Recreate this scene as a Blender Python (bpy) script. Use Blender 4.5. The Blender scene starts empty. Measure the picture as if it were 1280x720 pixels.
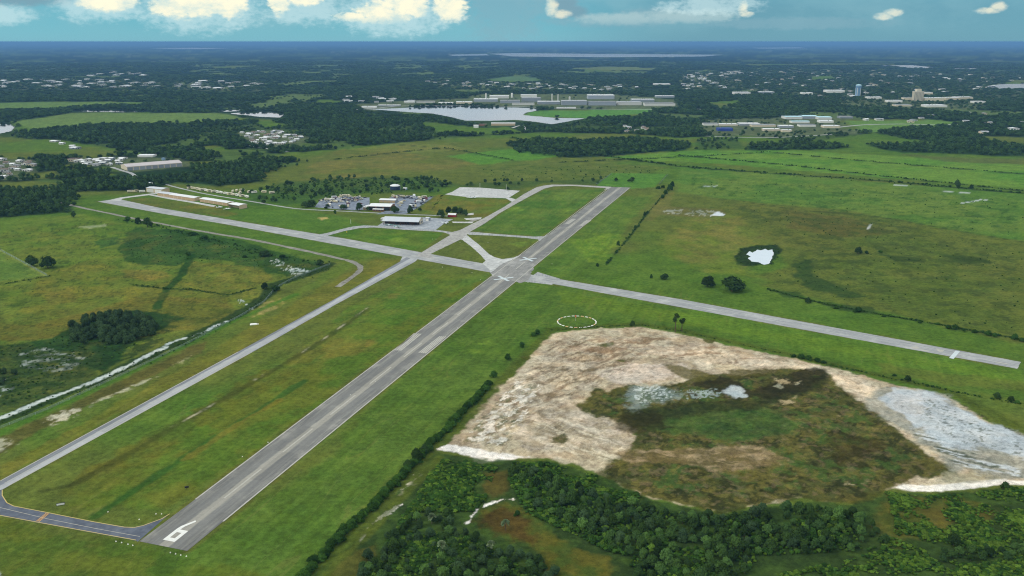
import bpy, bmesh, math, random
import numpy as np
from mathutils import Vector, Matrix

random.seed(7)
rng = np.random.default_rng(11)
scene = bpy.context.scene
COL = scene.collection

# ------------------------------------------------------------------ camera
CAM_H, FPX = 247.0, 1120.0
PITCH = math.atan(308 / FPX)
cam_data = bpy.data.cameras.new('camera')
cam_data.angle = 2 * math.atan(640 / FPX)
cam_data.clip_start, cam_data.clip_end = 1.0, 200000
cam = bpy.data.objects.new('camera', cam_data)
COL.objects.link(cam)
cam.location = (0, 0, CAM_H)
cam.rotation_euler = (math.pi / 2 - PITCH, 0, 0)
scene.camera = cam

# ------------------------------------------------------------------ sun, sky, exposure
SUN_EL, SUN_AZ = 38.0, -110.0          # degrees; azimuth measured clockwise from the view heading (+Y)
sun_data = bpy.data.lights.new('sun', 'SUN')
sun_data.energy = 1.5
sun_data.angle = math.radians(12)
sun_data.color = (1.0, 0.95, 0.86)
sun = bpy.data.objects.new('sun', sun_data)
COL.objects.link(sun)
_e, _a = math.radians(SUN_EL), math.radians(SUN_AZ)
sdir = Vector((math.sin(_a) * math.cos(_e), math.cos(_a) * math.cos(_e), math.sin(_e)))
sun.rotation_euler = (-sdir).to_track_quat('-Z', 'Y').to_euler()

scene.view_settings.view_transform = 'Standard'
scene.view_settings.look = 'None'
scene.view_settings.exposure = 0.08
scene.view_settings.gamma = 1.0
scene.view_settings.use_curve_mapping = False
scene.cycles.max_bounces = 5
scene.cycles.diffuse_bounces = 2
scene.cycles.glossy_bounces = 2
scene.cycles.volume_bounces = 0
scene.cycles.use_denoising = True
scene.cycles.denoising_prefilter = 'NONE'
scene.cycles.pixel_filter_type = 'BLACKMAN_HARRIS'
scene.cycles.filter_width = 1.1


class NB:
    """small helper to write node trees"""
    def __init__(self, tree):
        self.t = tree

    def n(self, kind, **kw):
        nd = self.t.nodes.new(kind)
        for k, v in kw.items():
            setattr(nd, k, v)
        return nd

    def link(self, a, b):
        self.t.links.new(a, b)

    def put(self, sock, v):
        if hasattr(v, 'is_linked') or isinstance(v, bpy.types.NodeSocket):
            self.link(v, sock)
        elif v is not None:
            sock.default_value = v

    def m(self, op, a, b=None, c=None, clamp=False):
        nd = self.n('ShaderNodeMath', operation=op, use_clamp=clamp)
        self.put(nd.inputs[0], a)
        self.put(nd.inputs[1], b)
        self.put(nd.inputs[2], c)
        return nd.outputs[0]

    def mix(self, f, a, b, blend='MIX'):
        nd = self.n('ShaderNodeMix', data_type='RGBA', blend_type=blend)
        self.put(nd.inputs[0], f)
        self.put(nd.inputs[6], a if not isinstance(a, tuple) else (*a, 1)[:4])
        self.put(nd.inputs[7], b if not isinstance(b, tuple) else (*b, 1)[:4])
        return nd.outputs[2]

    def ss(self, v, lo, hi, a=0.0, b=1.0):
        nd = self.n('ShaderNodeMapRange', interpolation_type='SMOOTHSTEP')
        self.put(nd.inputs[0], v)
        for i, x in enumerate((lo, hi, a, b)):
            nd.inputs[1 + i].default_value = x
        return nd.outputs[0]

    def noise(self, vec, scale, detail=4, rough=0.55, w=None):
        nd = self.n('ShaderNodeTexNoise')
        if vec is not None:
            self.link(vec, nd.inputs['Vector'])
        nd.inputs['Scale'].default_value = scale
        nd.inputs['Detail'].default_value = detail
        nd.inputs['Roughness'].default_value = rough
        return nd.outputs[0]

    def comb(self, x, y, z=0.0):
        nd = self.n('ShaderNodeCombineXYZ')
        for i, v in enumerate((x, y, z)):
            self.put(nd.inputs[i], v)
        return nd.outputs[0]

    def sep(self, v):
        nd = self.n('ShaderNodeSeparateXYZ')
        self.link(v, nd.inputs[0])
        return nd.outputs


def S(r, g, b):
    """sRGB 0-255 to linear"""
    return tuple(((c / 255) / 12.92 if c / 255 <= 0.04045 else ((c / 255 + 0.055) / 1.055) ** 2.4) for c in (r, g, b))


def build_world():
    w = bpy.data.worlds.new('World')
    scene.world = w
    w.use_nodes = True
    t = w.node_tree
    t.nodes.clear()
    B = NB(t)
    out = B.n('ShaderNodeOutputWorld')
    bg = B.n('ShaderNodeBackground')
    bg.inputs[1].default_value = 0.10
    B.link(bg.outputs[0], out.inputs[0])
    tc = B.n('ShaderNodeTexCoord')
    d = tc.outputs['Generated']
    x, y, z = B.sep(d)
    el = B.m('MULTIPLY', B.m('ARCSINE', z), 180 / math.pi)
    az = B.m('MULTIPLY', B.m('ARCTAN2', x, y), 180 / math.pi)
    sky = B.n('ShaderNodeTexSky', sky_type='NISHITA', sun_disc=False)
    sky.sun_elevation = math.radians(SUN_EL)
    sky.sun_rotation = math.radians(SUN_AZ)
    sky.altitude = 247
    sky.air_density = 1.0
    sky.dust_density = 0.6
    sky.ozone_density = 1.5
    # the flat ground ends a little below the true horizon: carry the sky on down to it
    zz = B.m('ADD', B.m('MAXIMUM', z, 0.0), 0.16)
    B.link(B.comb(x, y, zz), sky.inputs['Vector'])
    base = B.mix(1.0, sky.outputs[0], (0.66, 1.26, 1.08), 'MULTIPLY')
    # moist air towards the horizon
    base = B.mix(B.ss(el, -0.6, 1.6, 0.62, 0.0), base, (2.3, 4.5, 5.4))
    # dull bank of distant rain over the right half
    base = B.mix(B.m('MULTIPLY', B.ss(az, -1.0, 12.0), B.ss(el, 5.0, 1.5, 0.0, 0.72)), base, (1.35, 2.9, 3.75))
    p2 = B.comb(az, B.m('MULTIPLY', el, 1.7), 0.0)
    n_big = B.noise(p2, 0.16, 1, 0.5)
    n_mid = B.noise(p2, 0.75, 3, 0.6)
    n_fine = B.noise(p2, 2.6, 4, 0.62)
    # thin grey-teal veil bank low over the land
    veil = B.m('MULTIPLY', B.ss(B.m('ADD', n_big, B.m('MULTIPLY', n_mid, 0.35)), 0.55, 0.85), B.ss(el, 0.1, 1.3))
    base = B.mix(B.m('MULTIPLY', veil, 0.40), base, (2.6, 4.9, 5.6))

    def px_ang(px, py):
        return math.degrees(math.atan((px - 640) / FPX)), math.degrees((52 - py) / FPX)

    def blob_mask(blobs, ragged, lo, hi):
        g = None
        for (px, py, rx, ry) in blobs:
            a0, e0 = px_ang(px, py)
            ra, re = math.degrees(rx / FPX), math.degrees(ry / FPX)
            u = B.m('DIVIDE', B.m('SUBTRACT', az, a0), ra)
            v = B.m('DIVIDE', B.m('SUBTRACT', el, e0), re)
            q = B.m('SUBTRACT', 1.0, B.m('ADD', B.m('MULTIPLY', u, u), B.m('MULTIPLY', v, v)))
            g = q if g is None else B.m('MAXIMUM', g, q)
        nn = B.m('ADD', B.m('MULTIPLY', B.m('SUBTRACT', n_mid, 0.5), ragged), B.m('MULTIPLY', B.m('SUBTRACT', n_fine, 0.5), ragged * 0.8))
        return B.ss(B.m('ADD', B.m('MAXIMUM', g, -3.0), nn), lo, hi), g
    # grey rain veil and grey banks
    gm, _ = blob_mask([(635, 10, 60, 60), (760, 28, 100, 9), (820, 22, 70, 10), (30, 8, 70, 8), (700, 12, 26, 22), (985, 32, 120, 8)], 1.5, -0.1, 0.9)
    base = B.mix(B.m('MULTIPLY', gm, 0.55), base, (2.3, 4.1, 4.9))
    dm_, _ = blob_mask([(30, 9, 85, 9), (704, 9, 16, 18), (715, 18, 18, 8)], 1.2, -0.2, 0.8)
    base = B.mix(B.m('MULTIPLY', dm_, 0.7), base, (1.9, 3.3, 4.1))
    bk, _ = blob_mask([(770, 26, 60, 8), (835, 24, 50, 9), (880, 22, 30, 8)], 1.6, -0.3, 0.9)
    base = B.mix(B.m('MULTIPLY', bk, B.ss(el, 0.75, 1.5, 0.25, 0.6)), base, (4.6, 6.2, 6.3))
    # soft white veil round the tall clouds
    wm, _ = blob_mask([(270, 16, 90, 30), (150, 14, 60, 20), (20, 24, 45, 14), (500, 20, 85, 30), (390, 14, 55, 22), (880, 12, 70, 12)], 1.6, -0.1, 0.9)
    base = B.mix(B.m('MULTIPLY', wm, 0.55), base, (6.2, 8.2, 8.4))
    # bright cumulus towers, lit from the left
    vo = B.n('ShaderNodeTexVoronoi', feature='SMOOTH_F1')
    vo.inputs['Scale'].default_value = 2.4
    vo.inputs['Smoothness'].default_value = 0.6
    B.link(B.comb(B.m('ADD', az, B.m('MULTIPLY', n_mid, 0.6)), B.m('ADD', B.m('MULTIPLY', el, 1.5), B.m('MULTIPLY', n_fine, 0.5))), vo.inputs['Vector'])
    puff = B.m('SUBTRACT', 0.45, vo.outputs['Distance'])
    cm, cg = blob_mask([(225, 16, 20, 10), (262, 10, 46, 18), (300, 8, 26, 20), (160, 8, 34, 13), (362, 8, 14, 16), (390, 3, 26, 10), (448, 24, 22, 6), (486, 20, 38, 14),
                        (508, 10, 36, 18), (566, 12, 24, 19), (688, 13, 9, 12), (700, 20, 14, 6), (916, 15, 7, 9), (921, 21, 9, 4), (1084, 25, 12, 5), (1096, 21, 12, 5), (1208, 20, 14, 4), (1220, 16, 10, 6)], 1.5, -0.15, 1.0)
    body = B.m('ADD', cg, B.m('ADD', B.m('MULTIPLY', puff, 0.7), B.m('ADD', B.m('MULTIPLY', B.m('SUBTRACT', n_fine, 0.5), 1.3), B.m('MULTIPLY', B.m('SUBTRACT', n_mid, 0.5), 1.6))))
    dense = B.m('MULTIPLY', B.ss(body, -0.2, 0.6), B.ss(el, 0.6, 1.6))
    n_soft = B.noise(B.comb(B.m('ADD', az, 31.0), B.m('MULTIPLY', el, 1.4)), 0.9, 3, 0.5)
    lit = B.ss(B.m('ADD', B.m('ADD', n_soft, B.m('MULTIPLY', n_fine, 0.45)), B.m('ADD', B.m('MULTIPLY', cg, 0.22), B.m('MULTIPLY', el, 0.10))), 0.62, 1.25)
    ccol = B.mix(lit, (5.0, 7.0, 7.1), (10.2, 9.6, 7.2))
    east = B.ss(az, 0.0, 3.0)
    amt = B.m('ADD', B.m('MULTIPLY', dense, B.m('MULTIPLY', B.m('SUBTRACT', 1.0, east), 0.95)), B.m('MULTIPLY', B.m('MULTIPLY', cm, east), 0.62))
    base = B.mix(amt, base, ccol)
    # broken cloud over the rest of the sky
    hi = B.noise(d, 3.2, 3, 0.55)
    cover = B.m('MULTIPLY', B.ss(hi, 0.30, 0.50), B.ss(el, 2.3, 4.2))
    hcol = B.mix(B.ss(hi, 0.42, 0.66), (8.8, 9.8, 10.4), (12.6, 12.4, 12.0))
    base = B.mix(B.m('MULTIPLY', cover, 0.9), base, hcol)
    B.link(base, bg.inputs[0])


build_world()
scene.world.cycles.sampling_method = 'MANUAL'
scene.world.cycles.sample_map_resolution = 512

# ------------------------------------------------------------------ ground coordinates
_ct, _st = math.cos(PITCH), math.sin(PITCH)


def W(px, py, z=0.0):
    """point of the ground plane (metres) that the camera sees at an image pixel"""
    dx, dy = (px - 640) / FPX, (360 - py) / FPX
    dz = -_st + dy * _ct
    t = (CAM_H - z) / -dz
    return Vector((dx * t, (_ct + dy * _st) * t, z))


def Wn(pts):
    return np.array([W(*p)[:2] for p in pts])


def mpp(px, py):
    """metres for one image pixel at a ground point"""
    p = W(px, py)
    return math.sqrt(p.x ** 2 + p.y ** 2 + CAM_H ** 2) / FPX * math.cos(math.atan(p.x / p.y))


# ------------------------------------------------------------------ numpy noise
_T = np.random.default_rng(5).random((256, 256))


def vnoise(x, y):
    xi, yi = np.floor(x), np.floor(y)
    fx, fy = x - xi, y - yi
    fx, fy = fx * fx * (3 - 2 * fx), fy * fy * (3 - 2 * fy)
    a, b = xi.astype(np.int64) & 255, yi.astype(np.int64) & 255
    a1, b1 = (a + 1) & 255, (b + 1) & 255
    return (_T[a, b] * (1 - fx) + _T[a1, b] * fx) * (1 - fy) + (_T[a, b1] * (1 - fx) + _T[a1, b1] * fx) * fy


def fbm(x, y, octv=4, gain=0.55, seed=0):
    s = np.zeros_like(x)
    amp, tot = 1.0, 0.0
    c, sn = math.cos(0.7), math.sin(0.7)
    x, y = x + seed * 17.31, y + seed * 9.77
    for _ in range(octv):
        s += amp * vnoise(x, y)
        tot += amp
        amp *= gain
        x, y = (x * c - y * sn) * 2.03 + 5.2, (x * sn + y * c) * 2.03 + 1.7
    return s / tot


def sstep(v, a, b):
    t = np.clip((v - a) / (b - a), 0, 1)
    return t * t * (3 - 2 * t)


def sdf(x, y, poly):
    """signed distance to a closed polygon, positive inside"""
    d2 = np.full(x.shape, 1e18)
    ins = np.zeros(x.shape, bool)
    n = len(poly)
    for i in range(n):
        ax, ay = poly[i]
        bx, by = poly[(i + 1) % n]
        ex, ey = bx - ax, by - ay
        L = ex * ex + ey * ey + 1e-12
        t = np.clip(((x - ax) * ex + (y - ay) * ey) / L, 0, 1)
        d2 = np.minimum(d2, (x - ax - t * ex) ** 2 + (y - ay - t * ey) ** 2)
        c = ((ay > y) != (by > y))
        if ey != 0:
            ins ^= c & (x < ex * (y - ay) / ey + ax)
    d = np.sqrt(d2)
    return np.where(ins, d, -d)


def dline(x, y, pts):
    d2 = np.full(x.shape, 1e18)
    for (ax, ay), (bx, by) in zip(pts[:-1], pts[1:]):
        ex, ey = bx - ax, by - ay
        t = np.clip(((x - ax) * ex + (y - ay) * ey) / (ex * ex + ey * ey + 1e-12), 0, 1)
        d2 = np.minimum(d2, (x - ax - t * ex) ** 2 + (y - ay - t * ey) ** 2)
    return np.sqrt(d2)

# ------------------------------------------------------------------ land use: what is open, what is wooded
OPEN_MAIN = [(-300, 290), (0, 272), (92, 265), (75, 243), (110, 238), (190, 237), (215, 230), (260, 233), (300, 224), (335, 222), (372, 206), (412, 193), (445, 183), (530, 176),
             (600, 170), (660, 167), (720, 166), (800, 168), (850, 172), (935, 170), (1000, 178), (1050, 172), (1090, 166), (1150, 176), (1200, 184), (1300, 190), (1600, 200), (1900, 760), (-600, 760)]
OPEN = [OPEN_MAIN,
        [(-60, 129), (60, 127), (130, 127), (180, 128), (178, 132), (120, 132), (70, 137), (-60, 139)],
        [(18, 152), (60, 146), (90, 141), (150, 141), (270, 141), (305, 148), (345, 150), (365, 158), (330, 160), (320, 151), (215, 153), (118, 157), (45, 164), (25, 165)],
        [(-60, 168), (20, 172), (75, 176), (130, 184), (150, 193), (110, 198), (60, 192), (20, 200), (-60, 196)],
        [(662, 139), (700, 137), (820, 136), (818, 141), (792, 147), (730, 148), (690, 147), (655, 144)],
        [(600, 100), (640, 95), (672, 97), (674, 102), (625, 103)],
        [(705, 86), (760, 83), (825, 85), (815, 88), (740, 89)],
        [(1055, 151), (1100, 149), (1170, 150), (1215, 155), (1150, 160), (1085, 166), (1050, 160)],
        [(520, 152), (560, 155), (600, 160), (640, 158), (650, 165), (600, 168), (540, 164)],
        [(1220, 170), (1280, 172), (1280, 178), (1230, 176)],
        [(880, 128), (920, 125), (930, 131), (890, 133)],
        [(395, 126), (415, 124), (430, 129), (398, 131)],
        [(262, 83), (300, 82), (296, 86), (268, 86)],
        [(930, 80), (1120, 79), (1120, 81.5), (930, 82)],
        [(1010, 96), (1040, 95), (1045, 99), (1015, 100)],
        [(1262, 100), (1285, 100), (1285, 104), (1258, 105)],
        [(68, 206), (100, 203), (110, 208), (85, 212)], [(-40, 229), (40, 225), (100, 229), (80, 236), (40, 240), (-40, 236)], [(30, 217), (72, 213), (82, 219), (44, 223)], [(230, 186), (268, 182), (290, 187), (262, 192)], [(100, 222), (140, 217), (150, 219), (118, 225)], [(230, 202), (262, 203), (262, 208), (236, 208)],
        [(345, 190), (380, 190), (420, 186), (440, 181), (420, 193), (372, 203), (345, 196)]]
BUILT = [[(440, 131), (500, 126), (580, 123), (600, 117), (680, 118), (760, 117), (845, 125), (846, 135), (800, 137), (690, 136), (610, 132), (540, 131), (460, 139)],
         [(295, 166), (345, 162), (384, 172), (372, 182), (330, 184), (310, 178)],
         [(150, 196), (235, 197), (236, 208), (165, 216), (140, 208)],
         [(-30, 195), (40, 198), (45, 214), (30, 224), (-30, 226)],
         [(82, 194), (150, 196), (150, 206), (90, 206)],
         [(880, 150), (1000, 146), (1072, 148), (1072, 168), (960, 172), (880, 168)],
         [(1050, 121), (1150, 117), (1235, 120), (1235, 136), (1140, 138), (1050, 132)],
         [(850, 92), (925, 88), (935, 112), (850, 114)],
         [(930, 86), (1280, 90), (1280, 130), (1000, 126), (930, 112)],
         [(-60, 98), (110, 97), (330, 101), (330, 114), (140, 113), (-60, 111)],
         [(520, 99), (800, 104), (800, 117), (560, 112)]]
BUILT_D = [0.03, 0.12, 0.1, 0.45, 0.3, 0.12, 0.3, 0.5, 0.62, 0.6, 0.6]
WOODS = [([(-120, 240), (60, 245), (90, 262), (64, 268), (-120, 274)], 0.85),
         ([(78, 229), (120, 220), (190, 215), (245, 210), (300, 220), (338, 224), (262, 233), (215, 229), (188, 236), (110, 239)], 1.0),
         ([(325, 236), (360, 226), (430, 223), (545, 222), (565, 229), (545, 239), (485, 243), (430, 244), (392, 252), (372, 256), (340, 250)], 0.26),
         ([(560, 231), (700, 226), (765, 221), (815, 224), (790, 229), (690, 230), (640, 239)], 0.24),
         ([(640, 181), (680, 174), (740, 176), (800, 172), (866, 180), (868, 187), (800, 192), (740, 196), (690, 196), (638, 190)], 1.0),
         ([(935, 180), (1000, 176), (1064, 184), (1010, 187), (930, 188)], 0.85),
         ([(1085, 182), (1180, 179), (1290, 184), (1290, 197), (1130, 190)], 0.8),
         ([(870, 175), (925, 172), (930, 186), (880, 188)], 0.3),
         ([(300, 240), (330, 238), (340, 256), (305, 254)], 0.18)]
OPEN_W = [Wn(p) for p in OPEN]
BUILT_W = [Wn(p) for p in BUILT]
WOODS_W = [(Wn(p), d) for p, d in WOODS]
LAKES = {
    'lake': [(447, 136), (482, 136), (495, 135.5), (522, 134), (550, 132.6), (575, 132.5), (607, 134.3), (645, 134.5), (667, 135.5), (674, 138), (657, 141), (654, 144), (670, 145.5), (695, 147.5),
             (732, 148), (715, 151), (690, 155.5), (670, 152.5), (645, 150), (615, 151), (582, 151), (562, 146), (540, 142), (507, 140), (482, 138)],
    'left_lake': [(-80, 152), (0, 155), (12, 155.5), (18, 159), (14, 164), (0, 167), (-80, 172)],
    'pond_a': [(88, 138.3), (110, 137), (150, 137.6), (178, 139), (186, 140.3), (150, 140.3), (100, 139.6)],
    'pond_b': [(268, 139.3), (285, 138), (300, 137), (298, 139), (276, 140)],
    'pond_c': [(288, 141.6), (308, 140.6), (318, 141.8), (328, 139.8), (344, 141), (355, 143), (350, 147), (325, 146.2), (310, 144.2), (292, 142.8)],
    'far_a': [(612, 67.2), (640, 66.4), (760, 67.4), (905, 68.4), (880, 70.6), (760, 71.6), (640, 70.6)],
    'far_b': [(560, 68.3), (608, 67.4), (612, 69.2), (566, 69.9)],
    'far_c': [(190, 60.5), (240, 59.6), (285, 60.6), (240, 61.6)],
    'far_d': [(1100, 82), (1140, 81.4), (1172, 84.6), (1140, 85.6), (1120, 83.6)],
    'far_e': [(1232, 108), (1252, 105.2), (1300, 104.2), (1320, 110), (1250, 111)],
    'far_f': [(1190, 85.6), (1220, 85), (1222, 86.6), (1196, 87)],
    'far_g': [(940, 59.6), (1000, 59), (1010, 60.4), (950, 60.8)],
}
LAKES_W = {k: Wn(v) for k, v in LAKES.items()}


def wood_density(x, y):
    """0..1 how wooded the land is at world points"""
    wx = x + (fbm(x / 90, y / 90, 3, seed=3) - 0.5) * 60
    wy = y + (fbm(x / 90, y / 90, 3, seed=4) - 0.5) * 60
    r = np.hypot(x, y)
    d = 0.30 + 0.70 * sstep(fbm(x / 300, y / 300, 5, 0.6, seed=8), 0.36, 0.5)
    dn = 0.07 + 0.93 * sstep(fbm(x / 95, y / 95, 4, 0.55, seed=18), 0.43, 0.53)
    kn = sstep(r, 3300, 2300)
    d = d * (1 - kn) + dn * kn
    d = d * (1 - 0.92 * sstep(fbm(x / 260, y / 520, 4, seed=9), 0.60, 0.64) * sstep(r, 2600, 3400))
    for p, v in zip(BUILT_W, BUILT_D):
        m = sstep(sdf(wx, wy, p), -10, 12)
        d = d * (1 - m) + v * m
    for p in OPEN_W:
        d = d * (1 - sstep(sdf(wx, wy, p), -6, 8))
    for p, v in WOODS_W:
        m = sstep(sdf(wx, wy, p), -6, 8)
        d = d * (1 - m) + v * (0.55 + 0.45 * sstep(fbm(x / 45, y / 45, 3, seed=19), 0.38, 0.5)) * m
    for p in LAKES_W.values():
        d = d * (1 - sstep(sdf(x, y, p), -14, -4))
    # trees left out on the camera side so they do not hide the lakes
    for sh in (45, 90, 125):
        k = 1 + sh / np.maximum(r, 1)
        for nm, p in LAKES_W.items():
            if 'far' not in nm:
                d = d * (1 - sstep(sdf(x * k, y * k, p), -8, 0))
    return d


# ------------------------------------------------------------------ the ground sheet
def ring_radii():
    rs = [2, 60, 150, 230, 300]
    t0, t1 = CAM_H / 340.0, CAM_H / 120000.0
    n = 620
    for i in range(n):
        rs.append(CAM_H / (t0 + (t1 - t0) * i / (n - 1)))
    return np.array(rs)


def build_ground():
    R = ring_radii()
    fine = np.radians(np.linspace(-36, 36, 1020))
    rest = np.radians(np.linspace(36, 324, 60))[1:-1]
    A = np.concatenate([fine, rest])
    nr, na = len(R), len(A)
    X = (R[:, None] * np.sin(A)[None, :]).ravel()
    Y = (R[:, None] * np.cos(A)[None, :]).ravel()
    r = np.hypot(X, Y)
    C = np.zeros((len(X), 3))
    wet = np.zeros(len(X))
    n1 = fbm(X / 60, Y / 60, 5, seed=1)
    n2 = fbm(X / 14, Y / 14, 4, seed=2)
    n3 = fbm(X / 260, Y / 260, 4, seed=6)
    n4 = fbm(X / 900, Y / 900, 4, seed=7)

    def lerp(m, c, idx=None):
        if idx is None:
            C[:] = C * (1 - m[:, None]) + np.asarray(c) * m[:, None]
        else:
            C[idx] = C[idx] * (1 - m[:, None]) + np.asarray(c) * m[:, None]

    def near(pw, mar):
        lo, hi = pw.min(0) - mar, pw.max(0) + mar
        return np.nonzero((X > lo[0]) & (X < hi[0]) & (Y > lo[1]) & (Y < hi[1]))[0]

    def poly(pts, c, soft=4, warp=8, ws=25, amt=1.0, c2=None, ns=30, wetv=0.0, seed=0):
        pw = Wn(pts)
        i = near(pw, soft + warp + 5)
        if not len(i):
            return
        x, y = X[i], Y[i]
        d = sdf(x, y, pw) + (fbm(x / ws, y / ws, 5, 0.6, seed=20 + seed) - 0.5) * 2.2 * warp
        m = sstep(d, -soft / 2, soft / 2) * amt
        if c2 is not None:
            k = sstep(fbm(x / ns, y / ns, 5, 0.6, seed=40 + seed), 0.35, 0.65)[:, None]
            c = np.asarray(c) * (1 - k) + np.asarray(c2) * k
        lerp(m, c, i)
        if wetv >= 0:
            wet[i] = wet[i] * (1 - m) + wetv * m

    def speck(pts, c, ns=6, thr=0.5, soft=0.06, amt=1.0, wetv=0.0, edge=10, seed=0, ang=None, stretch=1.0):
        """broken flecks of a colour inside an area"""
        pw = Wn(pts)
        i = near(pw, edge)
        if not len(i):
            return
        x, y = X[i], Y[i]
        u, v = x, y
        if ang is not None:
            ca, sa = math.cos(ang), math.sin(ang)
            u, v = (x * ca + y * sa) / stretch, -x * sa + y * ca
        e = sstep(sdf(x, y, pw), -edge * 0.3, edge)
        q = fbm(u / ns, v / ns, 5, 0.58, seed=60 + seed) * (0.35 + 0.65 * e)
        m = sstep(q, thr - soft, thr + soft) * amt * (e > 0)
        lerp(m, c, i)
        wet[i] = wet[i] * (1 - m) + wetv * m

    def line(pts, width, c, soft=2, warp=2, ws=12, amt=1.0, wetv=0.0, seed=0, broken=None):
        pw = Wn(pts)
        i = near(pw, width + soft + warp)
        if not len(i):
            return
        x, y = X[i], Y[i]
        d = width / 2 - dline(x, y, pw) + (fbm(x / ws, y / ws, 4, seed=80 + seed) - 0.5) * 2.2 * warp
        m = sstep(d, -soft / 2, soft / 2) * amt
        if broken:
            m *= sstep(fbm(x / broken[0], y / broken[0], 4, seed=90 + seed), broken[1] - 0.08, broken[1] + 0.08)
        lerp(m, c, i)
        wet[i] = wet[i] * (1 - m) + wetv * m

    G = S
    # wooded land floor, then everything open
    C[:] = np.asarray(G(40, 58, 32)) * (0.6 + 0.8 * n2)[:, None]
    gap = (1 - sstep(fbm(X / 95, Y / 95, 4, 0.55, seed=18), 0.42, 0.52)) * sstep(r, 3300, 2300)
    lerp(gap, np.asarray(G(72, 94, 40)) * (0.7 + 0.6 * n1)[:, None])
    far = sstep(r, 5500, 9000)
    farcol = np.asarray(G(28, 46, 32)) * (0.45 + 1.1 * fbm(X / 130, Y / 130, 5, 0.65, seed=12))[:, None]
    C[:] = C * (1 - far[:, None]) + farcol * far[:, None]
    # far pale clearings
    fm = far * sstep(n4 * 0.7 + n3 * 0.5, 0.66, 0.73)
    lerp(fm * 0.7, G(70, 92, 48))
    fm = sstep(r, 8000, 9500) * sstep(fbm(X / 200, Y / 500, 3, seed=15), 0.72, 0.78)
    lerp(fm * 0.5, G(105, 120, 95))
    wx = X + (fbm(X / 90, Y / 90, 3, seed=3) - 0.5) * 60
    wy = Y + (fbm(X / 90, Y / 90, 3, seed=4) - 0.5) * 60
    grass = np.asarray(G(68, 100, 30)) * (1 - n1[:, None]) + np.asarray(G(84, 108, 36)) * n1[:, None]
    k = sstep(n3, 0.42, 0.62)[:, None]
    grass = grass * (1 - k) + (np.asarray(G(88, 100, 40))) * k
    lerp(sstep(fbm(X / 260, Y / 520, 4, seed=9), 0.60, 0.64) * sstep(r, 2600, 3400) * (1 - 0.6 * sstep(r, 9000, 16000)), np.asarray(G(84, 104, 52)) * (0.7 + 0.6 * n1)[:, None])
    for p, v in zip(BUILT_W, BUILT_D):
        m = sstep(sdf(wx, wy, p), -10, 14)
        lerp(m * (1 - 0.5 * v), np.asarray(G(86, 98, 62)) * (0.6 + 0.8 * n2)[:, None])
    for j, p in enumerate(OPEN_W):
        m = sstep(sdf(wx if j else X + (n2 - 0.5) * 20, wy if j else Y + (n1 - 0.5) * 20, p), -8, 8)
        lerp(m, grass)
    for p, v in WOODS_W:
        m = sstep(sdf(wx, wy, p), -8, 8)
        lerp(m * min(1, v * 0.5 + 0.5), np.asarray(G(36, 58, 28) if v > 0.5 else G(52, 80, 34)) * (0.7 + 0.6 * n2)[:, None])

    # ---------------- far and middle fields
    poly([(18, 152), (60, 146), (90, 141), (270, 141), (305, 148), (215, 153), (118, 157), (45, 164)], G(98, 122, 58), 30, 30, 120, 0.8)
    poly([(-60, 129), (130, 127), (180, 128), (120, 132), (-60, 139)], G(92, 120, 56), 30, 30, 120, 0.8)
    poly([(662, 139), (820, 136), (818, 141), (730, 148), (655, 144)], G(82, 128, 50), 20, 15, 80, 0.9)
    poly([(600, 100), (640, 95), (672, 97), (674, 102)], G(84, 112, 66), 40, 40, 150, 0.9)
    poly([(705, 86), (760, 83), (825, 85), (815, 88)], G(98, 112, 62), 40, 40, 200, 0.9)
    poly([(770, 95), (800, 93), (803, 97), (775, 98)], G(170, 112, 70), 30, 20, 80, 0.9)
    poly([(1055, 151), (1170, 150), (1215, 155), (1085, 166)], G(92, 126, 52), 20, 20, 80, 0.9)
    # brown rough pasture north of the field
    poly([(300, 222), (372, 204), (430, 186), (520, 192), (560, 200), (600, 204), (560, 212), (470, 220), (380, 226)], G(106, 104, 52), 20, 20, 60, 0.9, c2=G(88, 100, 40), ns=70)
    poly([(430, 187), (500, 179), (560, 181), (590, 186), (520, 191)], G(104, 116, 50), 12, 12, 60, 0.8, c2=G(112, 112, 55))
    poly([(560, 195), (640, 186), (700, 195), (640, 204), (600, 206)], G(80, 124, 38), 12, 10, 60, 0.9)
    poly([(600, 210), (640, 200), (740, 203), (840, 208), (800, 222), (740, 222), (620, 224)], G(92, 104, 44), 14, 15, 60, 0.85, c2=G(78, 96, 36))
    poly([(750, 197), (870, 188), (1000, 188), (1100, 194), (1280, 206), (1400, 230), (1280, 236), (1100, 222), (900, 205)], G(80, 122, 38), 10, 14, 80, 0.9, c2=G(96, 128, 44), ns=90)
    poly([(1130, 193), (1280, 200), (1280, 206), (1180, 202)], G(84, 94, 46), 12, 15, 60, 0.8)
    poly([(764, 216), (832, 218), (818, 234), (790, 236), (745, 232)], G(78, 120, 40), 3, 2, 30, 0.9)
    poly([(850, 208), (980, 218), (1100, 228), (1280, 242), (1400, 250), (1400, 310), (1280, 302), (1180, 284), (1090, 270), (1000, 258), (920, 250), (850, 240)], G(78, 112, 38), 10, 12, 60, 0.9, c2=G(94, 118, 44), ns=60)
    for j, pp in enumerate([[(845, 194), (980, 206), (1120, 222), (1290, 240)], [(640, 172), (720, 190), (850, 208), (900, 212), (1100, 226), (1290, 243)], [(700, 203), (860, 196), (960, 190)], [(960, 190), (1100, 203), (1285, 218)],
                            [(420, 199), (520, 188), (560, 185)], [(500, 181), (560, 186), (640, 200)]]):
        line(pp, 9 if j != 1 else 14, G(40, 56, 26), 6, 4, 40, 0.85, seed=j)
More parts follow.
